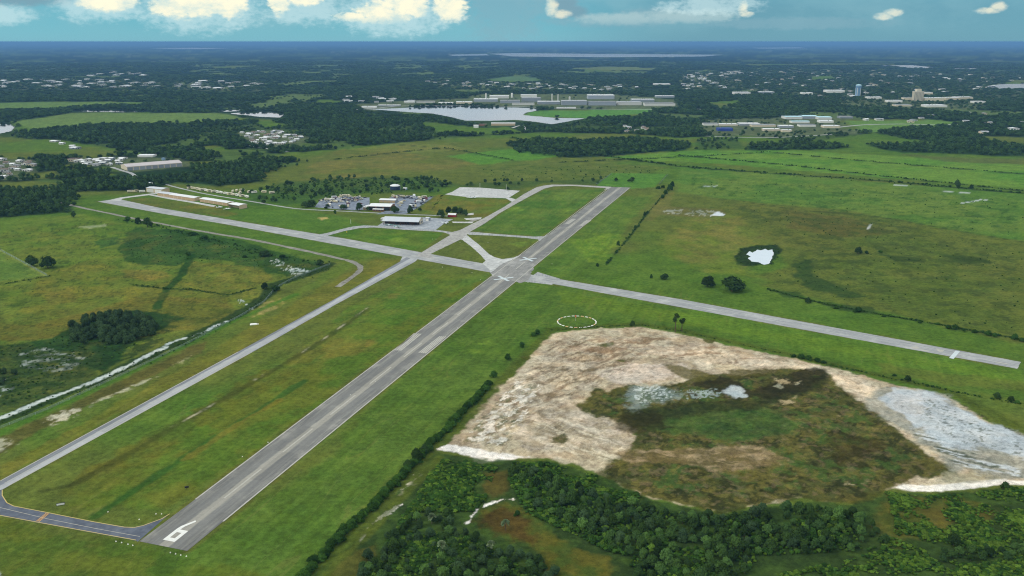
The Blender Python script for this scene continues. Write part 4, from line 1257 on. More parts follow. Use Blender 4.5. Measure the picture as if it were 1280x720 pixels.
def crown_mesh(name, seed, lobes, leaves, size, mat, core=0.82, up=0.25, fine=False):
    """leaf clumps spread over and through a set of lobes, with a ragged inner mass"""
    r = np.random.default_rng(seed)
    V, F = [], []
    tot = sum(a[3] * a[4] for a in lobes)
    for (cx, cy, cz, rx, rz) in lobes:
        c, s = np.array((cx, cy, cz)), np.array((rx, rx, rz))
        iv, fv = ICO2 if fine else ICO1
        k = len(V)
        d = 1 + (r.random(len(iv)) - 0.5) * 0.6
        for p in c + iv * s * core * d[:, None]:
            V.append(tuple(p))
        F += [tuple(i + k for i in f) for f in fv]
        n = max(4, int(leaves * rx * rz / tot))
        u = blob_points(r, n)
        u[:, 2] = np.where(u[:, 2] < -0.5, -u[:, 2], u[:, 2])
        rad = 0.74 + 0.52 * r.random(n) ** 1.5
        P = c + u * s * rad[:, None]
        nm = u + r.normal(size=(n, 3)) * 0.45 + np.array((0, 0, up))
        nm /= np.linalg.norm(nm, axis=1, keepdims=True)
        a = np.cross(nm, r.normal(size=(n, 3)))
        a /= np.linalg.norm(a, axis=1, keepdims=True) + 1e-9
        b = np.cross(nm, a)
        sz = size * (0.6 + 0.8 * r.random(n))
        for i in range(n):
            k = len(V)
            A, Bv, p = a[i] * sz[i], b[i] * sz[i] * (0.6 + 0.5 * r.random()), P[i]
            V += [tuple(p + A), tuple(p + Bv * 1.1 - A * .2), tuple(p - A), tuple(p - Bv - A * .1)]
            F.append((k, k + 1, k + 2, k + 3))
    me = bpy.data.meshes.new(name)
    me.from_pydata(V, [], F)
    me.materials.append(mat)
    return me


def lobes_round(seed, n, spread, rbase, h0, h1):
    r = random.Random(seed)
    L = [(0, 0, (h0 + h1) / 2, rbase * 1.05, (h1 - h0) / 2)]
    for i in range(n):
        t = 2 * math.pi * (i + r.random() * 0.7) / n
        q = spread * (0.7 + 0.5 * r.random())
        rr = rbase * (0.5 + 0.28 * r.random())
        zc = h0 + (h1 - h0) * (0.35 + 0.45 * r.random())
        L.append((q * math.cos(t), q * math.sin(t), zc, rr, rr * 0.85))
    return L


def lobes_wild(seed, n, spread, rbase, h0, h1):
    """uneven crown: small lobes of different size heaped up, lopsided"""
    r = random.Random(seed)
    lean = r.uniform(0, 6.28)
    L = [(0, 0, h0 + (h1 - h0) * .42, rbase * 1.45, (h1 - h0) * .42)]
    for i in range(n):
        t, q = r.uniform(0, 6.28), spread * math.sqrt(r.random()) * (1.15 if r.random() < .3 else .9)
        top = h0 + (h1 - h0) * (1 - 0.62 * (q / spread) ** 2) * r.uniform(.72, 1.0)
        rr = rbase * r.uniform(.55, 1.1)
        L.append((q * math.cos(t) + .05 * math.cos(lean), q * math.sin(t) + .05 * math.sin(lean), max(top - rr, h0 + rr * .5), rr, rr * r.uniform(.7, 1.1)))
    return L


def trunk_mesh(name, h, r0, limbs, seed):
    r = random.Random(seed)
    b = MB()
    b.cyl((0, 0, -0.2), (r.uniform(-.03, .03) * h, r.uniform(-.03, .03) * h, h * 0.55), r0, r0 * 0.6, 7)
    for i in range(limbs):
        t = 2 * math.pi * i / limbs + r.random()
        b.cyl((0, 0, h * (0.28 + 0.04 * i)), (math.cos(t) * h * 0.3, math.sin(t) * h * 0.3, h * (0.6 + 0.1 * r.random())), r0 * 0.5, r0 * 0.15, 5)
    return b.mesh(name, M_BARK)


# unit trees: height 1, crown width about 1
def unit_tree(kind, seed):
    if kind == 'oak':
        c = crown_mesh('crown', seed, lobes_wild(seed, 13, 0.34, 0.22, 0.10, 0.97), 1300, 0.042, F_OAK)
        t = trunk_mesh('trunk', 0.8, 0.035, 4, seed)
    elif kind == 'wood':
        c = crown_mesh('crown', seed, lobes_wild(seed, 13, 0.34, 0.20, 0.10, 0.98), 1500, 0.042, F_WOOD, 0.78)
        t = trunk_mesh('trunk', 0.8, 0.03, 4, seed)
    elif kind == 'bush':
        c = crown_mesh('crown', seed, lobes_wild(seed, 10, 0.36, 0.23, -0.05, 0.95), 900, 0.05, F_BUSH)
        t = trunk_mesh('stem', 0.6, 0.025, 4, seed)
    elif kind == 'willow':
        c = crown_mesh('crown', seed, lobes_wild(seed, 13, 0.32, 0.21, 0.02, 0.97), 1300, 0.04, F_WILLOW)
        t = trunk_mesh('stem', 0.7, 0.025, 4, seed)
    elif kind == 'palm':
        r = random.Random(seed)
        b = MB()
        for i in range(46):
            t, e = r.uniform(0, 6.283), math.radians(r.uniform(-25, 85))
            d = Vector((math.cos(t) * math.cos(e), math.sin(t) * math.cos(e), math.sin(e)))
            s = d.orthogonal().normalized() * 0.10
            s.rotate(Matrix.Rotation(r.uniform(0, 6.28), 3, d))
            o0 = Vector((0, 0, 0.62))
            q = o0 + d * 0.36
            b.add([o0 + d * 0.08, q - d * 0.10 + s, q + Vector((0, 0, -0.06)), q - d * 0.10 - s], [(0, 1, 2, 3)])
        c = b.mesh('crown', F_PALM)
        t = MB().cyl((0, 0, -0.1), (0, 0, 0.62), 0.03, 0.025, 7).mesh('trunk', M_BARK)
    elif kind == 'pine':
        r = random.Random(seed)
        L = []
        for i in range(7):
            t = r.uniform(0, 6.28)
            q = r.uniform(0.05, 0.22)
            L.append((q * math.cos(t), q * math.sin(t), r.uniform(0.62, 0.95), r.uniform(0.11, 0.19), r.uniform(0.06, 0.10)))
        c = crown_mesh('crown', seed, L, 420, 0.035, F_OAK, 0.6)
        b = MB().cyl((0, 0, -0.05), (0.02, 0, 0.9), 0.05, 0.025, 7)
        L += [(.05, 0, .10, .20, .10), (-.08, .05, .07, .16, .08)]
        for (x, y, z, _, _) in L[:7]:
            b.cyl((0.01, 0, z - 0.12), (x, y, z), 0.009, 0.004, 5)
        t = b.mesh('trunk', M_BARK)
    return c, t


UNITS = {k: [unit_tree(k, 100 * i + j) for j in range(n)] for i, (k, n) in enumerate((('oak', 4), ('wood', 5), ('bush', 4), ('willow', 3), ('palm', 2), ('pine', 2)))}


def plant(kind, name, loc, h, w, label, group=None, cat='tree', trunk=True, seed=None):
    c, t = random.choice(UNITS[kind])
    root = empty(name, loc, random.uniform(0, 6.28))
    root.scale = (w, w, h)
    obj('crown', c, root)
    if trunk:
        obj(t.name.split('.')[0], t, root)
    tag(root, label, cat, group)
    return root


def plant_px(kind, name, x, y, hp, wp, label, group=None, cat='tree'):
    k = mpp(x, y)
    return plant(kind, name, W(x, y), hp * k * 1.08, wp * k * 0.98, label, group, cat)


def in_poly(x, y, poly):
    c = False
    n = len(poly)
    for i in range(n):
        (ax, ay), (bx, by) = poly[i], poly[(i + 1) % n]
        if (ay > y) != (by > y) and x < (bx - ax) * (y - ay) / (by - ay) + ax:
            c = not c
    return c


def scatter(poly_px, n, dmin, seed, tries=40):
    """points spread over an area of the land, no two nearer than dmin metres"""
    P = Wn(poly_px)
    r = random.Random(seed)
    lo, hi = P.min(0), P.max(0)
    pts = []
    pl = [tuple(p) for p in P]
    cell = {}
    for _ in range(n * tries):
        x, y = r.uniform(lo[0], hi[0]), r.uniform(lo[1], hi[1])
        if not in_poly(x, y, pl):
            continue
        ci, cj = int(x // dmin), int(y // dmin)
        if any((x - q[0]) ** 2 + (y - q[1]) ** 2 < dmin * dmin for a in (-1, 0, 1) for b in (-1, 0, 1) for q in cell.get((ci + a, cj + b), ())):
            continue
        cell.setdefault((ci, cj), []).append((x, y))
        pts.append((x, y))
        if len(pts) >= n:
            break
    return pts


# the wood below the sand ground
def tree_label(x, y, h, polyw, where, low=4.6, tall=6.2):
    e = float(sdf(np.array([x]), np.array([y]), polyw)[0])
    return ('low green tree ' if h < low else ('tall dark tree ' if h > tall else 'rounded dark tree ')) + ('at the rim ' if e < 4 else 'deep inside ') + where


WOOD_R = [(640, 590), (672, 592), (720, 612), (770, 628), (840, 642), (905, 650), (980, 640), (1010, 634), (1062, 640), (1085, 650), (1112, 682), (1080, 690), (1020, 692), (950, 696), (930, 720), (900, 735), (800, 735), (790, 700), (740, 680), (690, 648), (655, 628)]
WOOD_W = Wn(WOOD_R)
for x, y in scatter(WOOD_R, 230, 4.2, 1):
    h = random.choice((random.uniform(3.5, 5.5), random.uniform(5, 7.2), random.uniform(5, 8)))
    plant(random.choice(('wood', 'wood', 'wood', 'oak', 'willow')), 'tree', (x, y, 0), h * random.uniform(.9, 1.2), h * random.uniform(0.85, 1.2), tree_label(x, y, h, WOOD_W, 'of the wood below the bare sand ground'), 'trees of the wood below the sand ground')
THICKET = [(455, 700), (480, 672), (505, 650), (540, 640), (580, 655), (600, 680), (650, 695), (690, 715), (720, 740), (440, 740)]
for x, y in scatter([(455, 700), (480, 672), (505, 650), (540, 640), (580, 655), (600, 680), (650, 695), (690, 715), (720, 740), (440, 740)], 110, 3.9, 2):
    h = random.uniform(3.4, 6.6)
    plant(random.choice(('wood', 'wood', 'oak', 'willow')), 'tree', (x, y, 0), h * random.uniform(.85, 1.2), h * random.uniform(0.9, 1.3), tree_label(x, y, h, Wn(THICKET), 'of the thicket beside the white sand paths', 4.2, 5.6), 'trees of the thicket by the sand paths')
for x, y in scatter([(1170, 694), (1200, 690), (1290, 684), (1290, 700), (1180, 702)], 16, 4.5, 3):
    h = random.uniform(3.5, 5.5)
    plant('wood', 'tree', (x, y, 0), h, h * 1.1, 'low dark tree in the row crossing the scrub right of the wood', 'trees of the low row in the scrub')
for x, y in ((632, 663), (540, 655), (552, 690), (614, 690)):
    plant('palm', 'palm_tree', W(x, y), 7.0, 7.4, 'pale grey green fan palm standing out among the darker thicket', 'pale palms in the thicket')
plant_px('oak', 'oak_tree', 1192, 682, 16, 21, 'single dark bushy tree in the open scrub right of the wood')
plant_px('oak', 'oak_tree', 1257, 611, 10, 11, 'small dark tree at the end of the white sand bank')
plant_px('bush', 'bush', 676, 584, 9, 9, 'lone dark bush at the edge of the sand tracks above the wood', cat='bush')
plant_px('bush', 'bush', 580, 596, 12, 15, 'dark bush below the tongue of white sand', cat='bush')
plant_px('bush', 'bush', 647, 644, 7, 9, 'small bush on the brown clearing by the sand path', cat='bush')

# hedge beside the sand ground
HEDGE = [(372, 728), (430, 666), (470, 630), (505, 594), (530, 565), (560, 535), (590, 505), (612, 480)]
hp = [W(*p) for p in HEDGE]
for a, b in zip(hp[:-1], hp[1:]):
    L = (b - a).length
    n = max(1, int(L / 1.5))
    for i in range(n):
        p = a.lerp(b, (i + random.random() * 0.7) / n) + Vector((random.uniform(-1.6, 1.6), random.uniform(-1.6, 1.6), 0))
        h = random.uniform(2.8, 4.6)
        plant('bush', 'hedge_bush', p, h, h * random.uniform(1.2, 1.7), ('low' if h < 3.3 else ('high' if h > 4.2 else 'dense')) + ' dark bush in the long hedge between runway grass and sand ground', 'bushes of the long hedge', 'bush')
for x, y, hh, ww in ((521, 576, 17, 16), (510, 585, 11, 13), (530, 566, 11, 12)):
    plant_px('oak', 'oak_tree', x, y, hh, ww, 'taller dark tree rising from the long hedge', 'taller trees in the hedge')
for x, y, hh, ww, lb in ((617, 472, 11, 11, 'dark bush next above the end of the long hedge'), (635, 450, 10, 9, 'dark bush standing alone on the fence line above the hedge'),
                         (652, 434, 8, 8, 'small dark bush by the corner of the sand ground'), (667, 420, 6, 9, 'flat dark bush at the top corner of the sand ground'), (672, 418, 7, 9, 'rounded bush at the top corner of the sand ground')):
    plant_px('bush', 'bush', x, y, hh, ww, lb, None, 'bush')

# single trees and bushes out on the fields
for k, x, y, hh, ww, lb in (
        ('oak', 40, 333, 15, 17, 'round dark oak with the fence passing it on the left pasture'),
        ('oak', 60, 335, 17, 21, 'broader of two dark oaks on the left pasture'),
        ('oak', 831, 349, 8, 12, 'small round tree between runway arm and bright field'),
        ('oak', 884, 358, 14, 19, 'round dark tree next to the broad tree by the crossing runway'),
        ('oak', 915, 364, 19, 34, 'broad dark tree with several domes by the crossing runway'),
        ('pine', 844, 415, 22, 15, 'taller of two thin pines at the sand ground edge'),
        ('pine', 852, 414, 16, 14, 'shorter of two thin pines at the sand ground edge'),
        ('oak', 184, 284, 13, 12, 'tallest dark tree in the bush row below the left track'),
        ('oak', 172, 280, 9, 9, 'middle dark tree in the bush row below the left track'),
        ('bush', 160, 276, 6, 9, 'low bush at the end of the row below the left track'),
        ('oak', 330, 320, 7, 17, 'wide dark bush group above the pools of white duckweed'),
        ('bush', 353, 322, 4, 11, 'low dark bush right of the duckweed pools edge'),
        ('oak', 400, 331, 7, 13, 'dark bush at the corner of the marsh by the bank'),
        ('oak', 331, 361, 9, 10, 'dark round bush on the canal bank by the duckweed pools'),
        ('bush', 345, 363, 7, 13, 'low spreading bush next to the round canal bank bush'),
        ('bush', 240, 294, 5, 14, 'reddish low thicket on the marsh edge below the track'),
        ('bush', 255, 299, 5, 14, 'olive low thicket beside the reddish one on the marsh edge'),
        ('bush', 235, 319, 5, 8, 'isolated dark bush in the middle of the marsh'),
        ('bush', 306, 322, 4, 6, 'small bush in the marsh left of the duckweed'),
        ('oak', 1009, 379, 8, 9, 'round bush on the fence line right of the broad trees'),
        ('bush', 1073, 390, 7, 12, 'spreading bush on the long fence line of the brown prairie'),
        ('oak', 1072, 317, 9, 10, 'dark bush alone in the middle of the brown prairie'),
        ('bush', 1083, 317, 4, 6, 'little bush just right of the dark one in the prairie'),
        ('bush', 1100, 316, 4, 7, 'flat small bush in the prairie right of the pair'),
        ('oak', 1196, 235, 11, 8, 'upright tree beside the ditch on the far right field'),
        ('oak', 1214, 236, 6, 5, 'small tree beside the upright one at the far ditch'),
        ('oak', 791, 408, 8, 7, 'small dark tree at the top edge of the sand ground'),
        ('oak', 1135, 477, 9, 9, 'round bush on the ditch line above the flooded sand'),
        ('oak', 1246, 498, 8, 11, 'left one of the bushes right of the flooded sand'),
        ('oak', 1263, 502, 8, 9, 'middle one of the bushes right of the flooded sand'),
        ('bush', 773, 307, 7, 5, 'narrow small bush on the fence line in the bright field'),
        ('bush', 747, 333, 5, 5, 'small bush at the lower end of the bright field fence'),
        ('bush', 814, 348, 6, 4, 'tiny upright bush left of the small round tree'),
        ('bush', 419, 267, 5, 5, 'clipped round bush on the grass below the road')):
    plant_px(k, 'oak_tree' if k == 'oak' else ('pine_tree' if k == 'pine' else 'bush'), x, y, hh, ww, lb, None, 'bush' if k == 'bush' else 'tree')
for (x, y, hh, ww) in ((1186, 411, 6, 9), (1194, 412, 8, 9), (1218, 416, 5, 8), (1235, 419, 7, 10), (1243, 421, 6, 8), (1268, 425, 10, 9), (1277, 427, 6, 8), (1205, 414, 4, 6), (1150, 404, 3, 6), (1105, 396, 3, 6), (1045, 386, 4, 7)):
    plant_px('bush', 'bush', x, y, hh, ww, 'dark bush on the fence line beyond the crossing runway', 'bushes on the fence line beyond the crossing runway', 'bush')
for (x, y, hh, ww) in ((992, 446, 4, 8), (1001, 448, 7, 10), (1011, 450, 7, 11), (1021, 452, 6, 10), (1029, 454, 4, 8), (1118, 470, 3, 6), (1271, 504, 5, 7)):
    plant_px('bush', 'bush', x, y, hh, ww, 'low dark bush along the top rim of the sand ground', 'bushes along the sand ground rim', 'bush')
for (x, y, hh, ww) in ((837, 238, 9, 8), (832, 243, 7, 6), (828, 248, 6, 6), (823, 236, 4, 7), (829, 235, 4, 6), (840, 233, 7, 7), (806, 270, 6, 5), (794, 285, 4, 4), (809, 267, 4, 4)):
    plant_px('bush', 'bush', x, y, hh, ww, 'dark bush on the ditch beside the far end of the main runway', 'bushes beside the far runway end', 'bush')
for (x, y, hh, ww) in ((552, 272, 11, 12), (561, 267, 9, 10), (569, 267, 9, 11), (576, 268, 9, 10), (582, 270, 9, 8)):
    plant_px('oak', 'oak_tree', x, y, hh, ww, 'dense oak standing round the red shed', 'oaks round the red shed')
for (x, y, hh, ww) in ((449, 263, 10, 10), (493, 266, 9, 13), (513, 267, 11, 8), (430, 262, 7, 11), (389, 258, 9, 15), (382, 259, 8, 12), (410, 259, 4, 6), (407, 261, 3, 5), (525, 264, 5, 6), (460, 263, 5, 6), (482, 262, 5, 6)):
    plant_px('oak', 'oak_tree', x, y, hh, ww, 'dark yard oak round the white roofed building', 'oaks round the white roofed building')

# thicket in the marsh
for x, y in scatter([(86, 424), (92, 410), (112, 398), (140, 393), (172, 395), (196, 408), (192, 420), (160, 430), (120, 432), (98, 430)], 85, 4.6, 5):
    h = random.uniform(7, 11)
    plant('willow', 'willow_tree', (x, y, 0), h, h * random.uniform(0.8, 1.05), ('low' if h < 8.3 else ('high' if h > 9.8 else 'mid height')) + ' grey green willow in the round thicket of the left marsh', 'willows of the marsh thicket')
for x, y in scatter([(-20, 468), (15, 460), (22, 470), (8, 482), (-20, 488)], 8, 4.5, 6):
    plant('willow', 'willow_tree', (x, y, 0), random.uniform(4, 6), random.uniform(5, 6), 'low dark willow in the swamp at the canal', 'willows in the swamp by the canal')


# ------------------------------------------------------------------ woodland and scrub nobody could count
def instance_group(name, source):
    g = bpy.data.node_groups.new(name, 'GeometryNodeTree')
    g.interface.new_socket('Geometry', in_out='INPUT', socket_type='NodeSocketGeometry')
    g.interface.new_socket('Geometry', in_out='OUTPUT', socket_type='NodeSocketGeometry')
    i, o = g.nodes.new('NodeGroupInput'), g.nodes.new('NodeGroupOutput')
    ip = g.nodes.new('GeometryNodeInstanceOnPoints')
    oi = g.nodes.new('GeometryNodeObjectInfo')
    oi.inputs['Object'].default_value = source
    sc = g.nodes.new('GeometryNodeInputNamedAttribute')
    sc.data_type = 'FLOAT_VECTOR'
    sc.inputs[0].default_value = 'size'
    ro = g.nodes.new('GeometryNodeInputNamedAttribute')
    ro.data_type = 'FLOAT_VECTOR'
    ro.inputs[0].default_value = 'turn'
    L = g.links.new
    L(i.outputs[0], ip.inputs['Points'])
    L(oi.outputs['Geometry'], ip.inputs['Instance'])
    L(sc.outputs[0], ip.inputs['Scale'])
    try:
        L(ro.outputs[0], ip.inputs['Rotation'])
    except Exception:
        pass
    L(ip.outputs[0], o.inputs[0])
    return g


def stuff(name, label, cat, pts, hs, ws, source):
    me = bpy.data.meshes.new(name)
    n = len(pts)
    me.vertices.add(n)
    co = np.zeros((n, 3))
    co[:, :2] = pts
    me.vertices.foreach_set('co', co.ravel())
    a = me.attributes.new('size', 'FLOAT_VECTOR', 'POINT')
    a.data.foreach_set('vector', np.stack([ws, ws, hs], 1).astype(np.float32).ravel())
    a = me.attributes.new('turn', 'FLOAT_VECTOR', 'POINT')
    t = np.zeros((n, 3), np.float32)
    t[:, 2] = rng.random(n) * 6.28
    a.data.foreach_set('vector', t.ravel())
    o = obj(name, me)
    md = o.modifiers.new('plants', 'NODES')
    md.node_group = instance_group(name, source)
    tag(o, label, cat, None, 'stuff')
    return o


def source_tree(mesh_name, seed, leaves, mat, x, y, h, name, label, low=0.05):
    me = crown_mesh('crown', seed, lobes_round(seed, 5, 0.26, 0.32, low, 0.95), leaves, 0.085, mat)
    root = empty(name, W(x, y), 0.3)
    root.scale = (h, h, h)
    tag(root, label, 'tree' if 'tree' in name else 'bush')
    c = obj('crown', me, root)
    obj('trunk', UNITS['oak'][0][1], root)
    return c


SRC = [source_tree('a', 901, 220, F_FAR, 92, 272, 9, 'oak_tree', 'outermost oak at the corner of the left wood'),
       source_tree('b', 902, 220, F_FAR, 236, 236, 8, 'oak_tree', 'oak standing alone beside the bend of the hangar road'),
       source_tree('c', 903, 220, F_FAR, 700, 198, 10, 'oak_tree', 'oak at the front of the tree belt in the far meadow')]
SRC_B = [source_tree('d', 904, 160, F_SCRUB, 1133, 648, 3.2, 'scrub_bush', 'bright yellow green bush in the open scrub under the white sand bank', 0.0),
         source_tree('e', 905, 160, F_BUSH, 1060, 716, 3.0, 'scrub_bush', 'dark low bush at the lower rim of the wood', 0.0)]

HOUSES = []          # filled by the building section, woods keep clear of them


def forest_points():
    out = []
    for r0, r1, s in ((1150, 2000, 10.5), (2000, 3000, 13.5), (3000, 4600, 19), (4600, 7500, 30), (7500, 12000, 52)):
        a = math.radians(36)
        x0, x1 = -r1 * math.sin(a), r1 * math.sin(a)
        gx, gy = np.meshgrid(np.arange(x0, x1, s), np.arange(r0 * math.cos(a), r1, s))
        x = gx.ravel() + (rng.random(gx.size) - 0.5) * s * 0.95
        y = gy.ravel() + (rng.random(gx.size) - 0.5) * s * 0.95
        r = np.hypot(x, y)
        k = (r > r0) & (r < r1) & (np.abs(np.arctan2(x, y)) < a)
        x, y = x[k], y[k]
        d = wood_density(x, y)
        k = rng.random(len(x)) < d
        x, y, d = x[k], y[k], d[k]
        h = (7.5 + 5 * rng.random(len(x))) * (0.62 + 0.38 * d) * (0.8 + 0.4 * fbm(x / 120, y / 120, 3, seed=31))
        w = s * (0.75 + 0.45 * rng.random(len(x))) * (0.7 + 0.3 * d)
        w = np.maximum(w, h * 0.8)
        out.append(np.stack([x, y, h, w], 1))
    P = np.concatenate(out)
    if HOUSES:
        keep = np.ones(len(P), bool)
        for hx, hy, hr in HOUSES:
            L = math.hypot(hx, hy)
            ux, uy = hx / L, hy / L
            dx, dy = P[:, 0] - hx, P[:, 1] - hy
            al = -(dx * ux + dy * uy)      # metres towards the camera, where trees are left out to keep houses visible
            ac = np.abs(-dx * uy + dy * ux)
            keep &= ~((ac < hr) & (al > -hr) & (al < hr * 2.2))
        P = P[keep]
    return P


# ------------------------------------------------------------------ buildings
B_BEIGE = surf('beige_metal', S(196, 174, 138), 0.6, 0.12, 0.5, objvar=0.06)
B_TAN = surf('tan_doors', S(178, 152, 118), 0.6, 0.15, 0.6)
B_BROWN = surf('brown_posts', S(86, 62, 44), 0.8, 0.15, 0.6)
B_WHITE = surf('white_wall', S(214, 212, 204), 0.7, 0.12, 0.3, objvar=0.15)
B_CREAM = surf('cream_wall', S(206, 194, 168), 0.7, 0.12, 0.3, objvar=0.15)
B_GREY = surf('grey_wall', S(146, 152, 158), 0.7, 0.15, 0.2, objvar=0.2)
B_BRICK = surf('brick_wall', S(128, 88, 66), 0.85, 0.2, 1.0)
B_RED = surf('red_wall', S(140, 34, 32), 0.7, 0.15, 0.6)
B_DARK = surf('dark_opening', S(34, 34, 36), 0.5, 0.1, 0.6)
B_BLUE = surf('blue_wall', S(112, 146, 176), 0.5, 0.15, 0.3)
R_METAL = surf('metal_roof', S(192, 196, 200), 0.45, 0.14, 0.25, stretch=(1, 0.1, 1), spec=0.5)
R_WHITE = surf('white_roof', S(222, 222, 220), 0.5, 0.1, 0.2, objvar=0.08)
R_PINK = surf('pinkish_roof', S(190, 180, 178), 0.6, 0.16, 0.08)
R_GREY = surf('grey_roof', S(150, 152, 152), 0.8, 0.2, 0.2, objvar=0.3)
R_AQUA = surf('aqua_roof', S(176, 210, 216), 0.6, 0.15, 0.2, objvar=0.15)
R_BROWN = surf('brown_roof', S(120, 104, 90), 0.85, 0.2, 0.3, objvar=0.3)
R_BLUE = surf('blue_roof', S(44, 74, 150), 0.6, 0.15, 0.2)
GLASS = surf('window_glass', S(50, 62, 76), 0.15, 0.1, 0.4, spec=0.6)


def span(a, b):
    """placement from the two front corners: centre of the front line, yaw, length"""
    A, Bp = W(*a), W(*b)
    d = Bp - A
    return (A + Bp) / 2, math.atan2(d.y, d.x), d.length


def shed(name, label, cat, a, b, depth, h, wall, roof, ridge=1.2, style='gable', doors=0, doorm=None, group=None, over=0.5, openfront=False, windows=0, length=None):
    mid, rz, L = span(a, b)
    L = length or L
    c = mid + Vector((-math.sin(rz), math.cos(rz), 0)) * depth / 2
    root = empty(name, c, rz)
    tag(root, label, cat, group)
    x, y = L / 2, depth / 2
    w = MB()
    if style == 'gable':           # ridge runs along x
        prof = [(-y, 0), (y, 0), (y, h), (0, h + ridge), (-y, h)]
    elif style == 'gablex':        # ridge runs along the depth
        prof = None
    else:
        prof = [(-y, 0), (y, 0), (y, h), (-y, h)]
    if style == 'gablex':
        w.prism([(-x, 0), (x, 0), (x, h), (0, h + ridge), (-x, h)], -y, y)
    else:
        t = MB().prism(prof, -x, x)
        w.add([(v[1], v[0], v[2]) for v in t.v], t.f)
    if openfront:
        w = MB()
        w.box(-x, x, y - 0.3, y, 0, h)
        w.add([(-x, -y, 0), (-x, y, 0), (-x, y, h), (-x, 0, h + ridge), (-x, -y, h)], [(0, 1, 2, 3, 4)])
        w.add([(x, -y, 0), (x, y, 0), (x, y, h), (x, 0, h + ridge), (x, -y, h)], [(0, 1, 2, 3, 4)])
        w.box(-x + .05, x - .05, -y * .2, -y * .2 + .3, 0, h)
    w.build('wall', wall, root)
    r = MB()
    o, t = over, 0.25
    if style == 'gable':
        k = ridge / y
        r.prism([(-y - o, h - o * k + .02), (0, h + ridge + .02), (y + o, h - o * k + .02), (y + o, h - o * k + t), (0, h + ridge + t), (-y - o, h - o * k + t)], -x - o, x + o)
        r.v = [(v[1], v[0], v[2]) for v in r.v]
    elif style == 'gablex':
        k = ridge / x
        r.prism([(-x - o, h - o * k + .02), (0, h + ridge + .02), (x + o, h - o * k + .02), (x + o, h - o * k + t), (0, h + ridge + t), (-x - o, h - o * k + t)], -y - o, y + o)
    else:
        r.box(-x - .15, x + .15, -y - .15, y + .15, h + .01, h + 0.4)
        for sx in (-1, 1):
            r.box(sx * x - .2, sx * x + .2, -y - .2, y + .2, h + 0.4, h + 1.0)
        for sy in (-1, 1):
            r.box(-x + .2, x - .2, sy * y - .2, sy * y + .2, h + 0.4, h + 1.0)
    rf = r.build('roof', roof, root)
    if style == 'flat' and L > 14:
        q = random.Random(name + label)
        for i in range(max(1, min(4, int(L / 25)))):
            ux, uy = q.uniform(-x * .7, x * .7), q.uniform(-y * .5, y * .5)
            MB().box(ux - 1.6, ux + 1.6, uy - 1.2, uy + 1.2, h + .4, h + 1.9).build('roof_unit', R_GREY, rf)
    for i in range(doors):
        dw = L / doors
        cx = -x + (i + .5) * dw
        MB().box(cx - dw * .42, cx + dw * .42, -y - .12, -y + .05, 0, h * .86).build('door', doorm or B_TAN, root)
    for i in range(windows):
        dw = L / windows
        cx = -x + (i + .5) * dw
        MB().box(cx - dw * .3, cx + dw * .3, -y - .08, -y + .05, h * .4, h * .75).build('window', GLASS, root)
    HOUSES.append((c.x, c.y, max(L, depth) * 0.62 + 6))
    return root


# hangars along the crossing runway
shed('hangar', 'beige box hangar with pale roof at the end of the hangar row', 'hangar', (183, 240), (203, 242), 16, 7.0, B_BEIGE, R_METAL, 1.0, doors=2, doorm=B_WHITE, windows=0)
shed('hangar', 'small square beige hangar between box hangar and long T-hangars', 'hangar', (197, 244.6), (213, 246.8), 13, 5.0, B_BEIGE, R_METAL, 0.8, doors=2)
shed('t_hangar', 'long beige T-hangar with tan bay doors next to the small square hangar', 'hangar', (212, 247), (243, 251.6), 13, 5.0, B_BEIGE, R_WHITE, 1.0, doors=6)
shed('t_hangar', 'long beige T-hangar with tan bay doors next to the open fronted hangar', 'hangar', (250, 252.2), (284, 257.6), 13, 5.0, B_BEIGE, R_WHITE, 1.0, doors=6)
e = shed('hangar', 'beige hangar with open dark front at the road end of the row', 'hangar', (286, 259.4), (299, 261.6), 15, 5.6, B_BEIGE, R_WHITE, 1.0, openfront=True)
# main hangar on the apron
mid, rz, L = span((479, 280.5), (523, 282))
hr = empty('main_hangar', mid + Vector((-math.sin(rz), math.cos(rz), 0)) * 11, rz)
tag(hr, 'large hangar with long grey sloping roof and dark open front on the apron', 'hangar')
x, y, h = L / 2, 12.0, 6.0
MB().box(-x, x, y - .4, y, 0, h).build('back_wall', B_BEIGE, hr)
MB().add([(x, -y * .4, 0), (x, y, 0), (x, y, h), (x, 1, h + 3.2), (x, -y * .4, h + 1.9), (x + .3, -y * .4, 0), (x + .3, y, 0), (x + .3, y, h), (x + .3, 1, h + 3.2), (x + .3, -y * .4, h + 1.9)],
         [(0, 1, 2, 3, 4), (9, 8, 7, 6, 5), (0, 5, 6, 1), (1, 6, 7, 2), (2, 7, 8, 3), (3, 8, 9, 4), (4, 9, 5, 0)]).build('end_wall', B_CREAM, hr)
MB().box(-x - .3, -x, -y * .4, y, 0, h).build('end_wall', B_BEIGE, hr)
MB().box(-x, x, -y * .4, -y * .4 + .3, 0, h * .9).build('inner_shade_wall', B_DARK, hr)  # dark colour stands in for the shade inside the open hangar
rf = MB()
rf.add([(-x - 1, -y - 1, h - .6), (x + 1, -y - 1, h - .6), (x + 1, 1, h + 3.4), (-x - 1, 1, h + 3.4), (-x - 1, y + 1, h - .1), (x + 1, y + 1, h - .1),
        (-x - 1, -y - 1, h - .95), (x + 1, -y - 1, h - .95), (x + 1, 1, h + 3.05), (-x - 1, 1, h + 3.05), (-x - 1, y + 1, h - .45), (x + 1, y + 1, h - .45)],
       [(0, 1, 2, 3), (3, 2, 5, 4), (6, 9, 8, 7), (9, 10, 11, 8), (0, 6, 7, 1), (4, 5, 11, 10), (1, 7, 8, 2), (2, 8, 11, 5), (0, 3, 9, 6), (3, 4, 10, 9)])
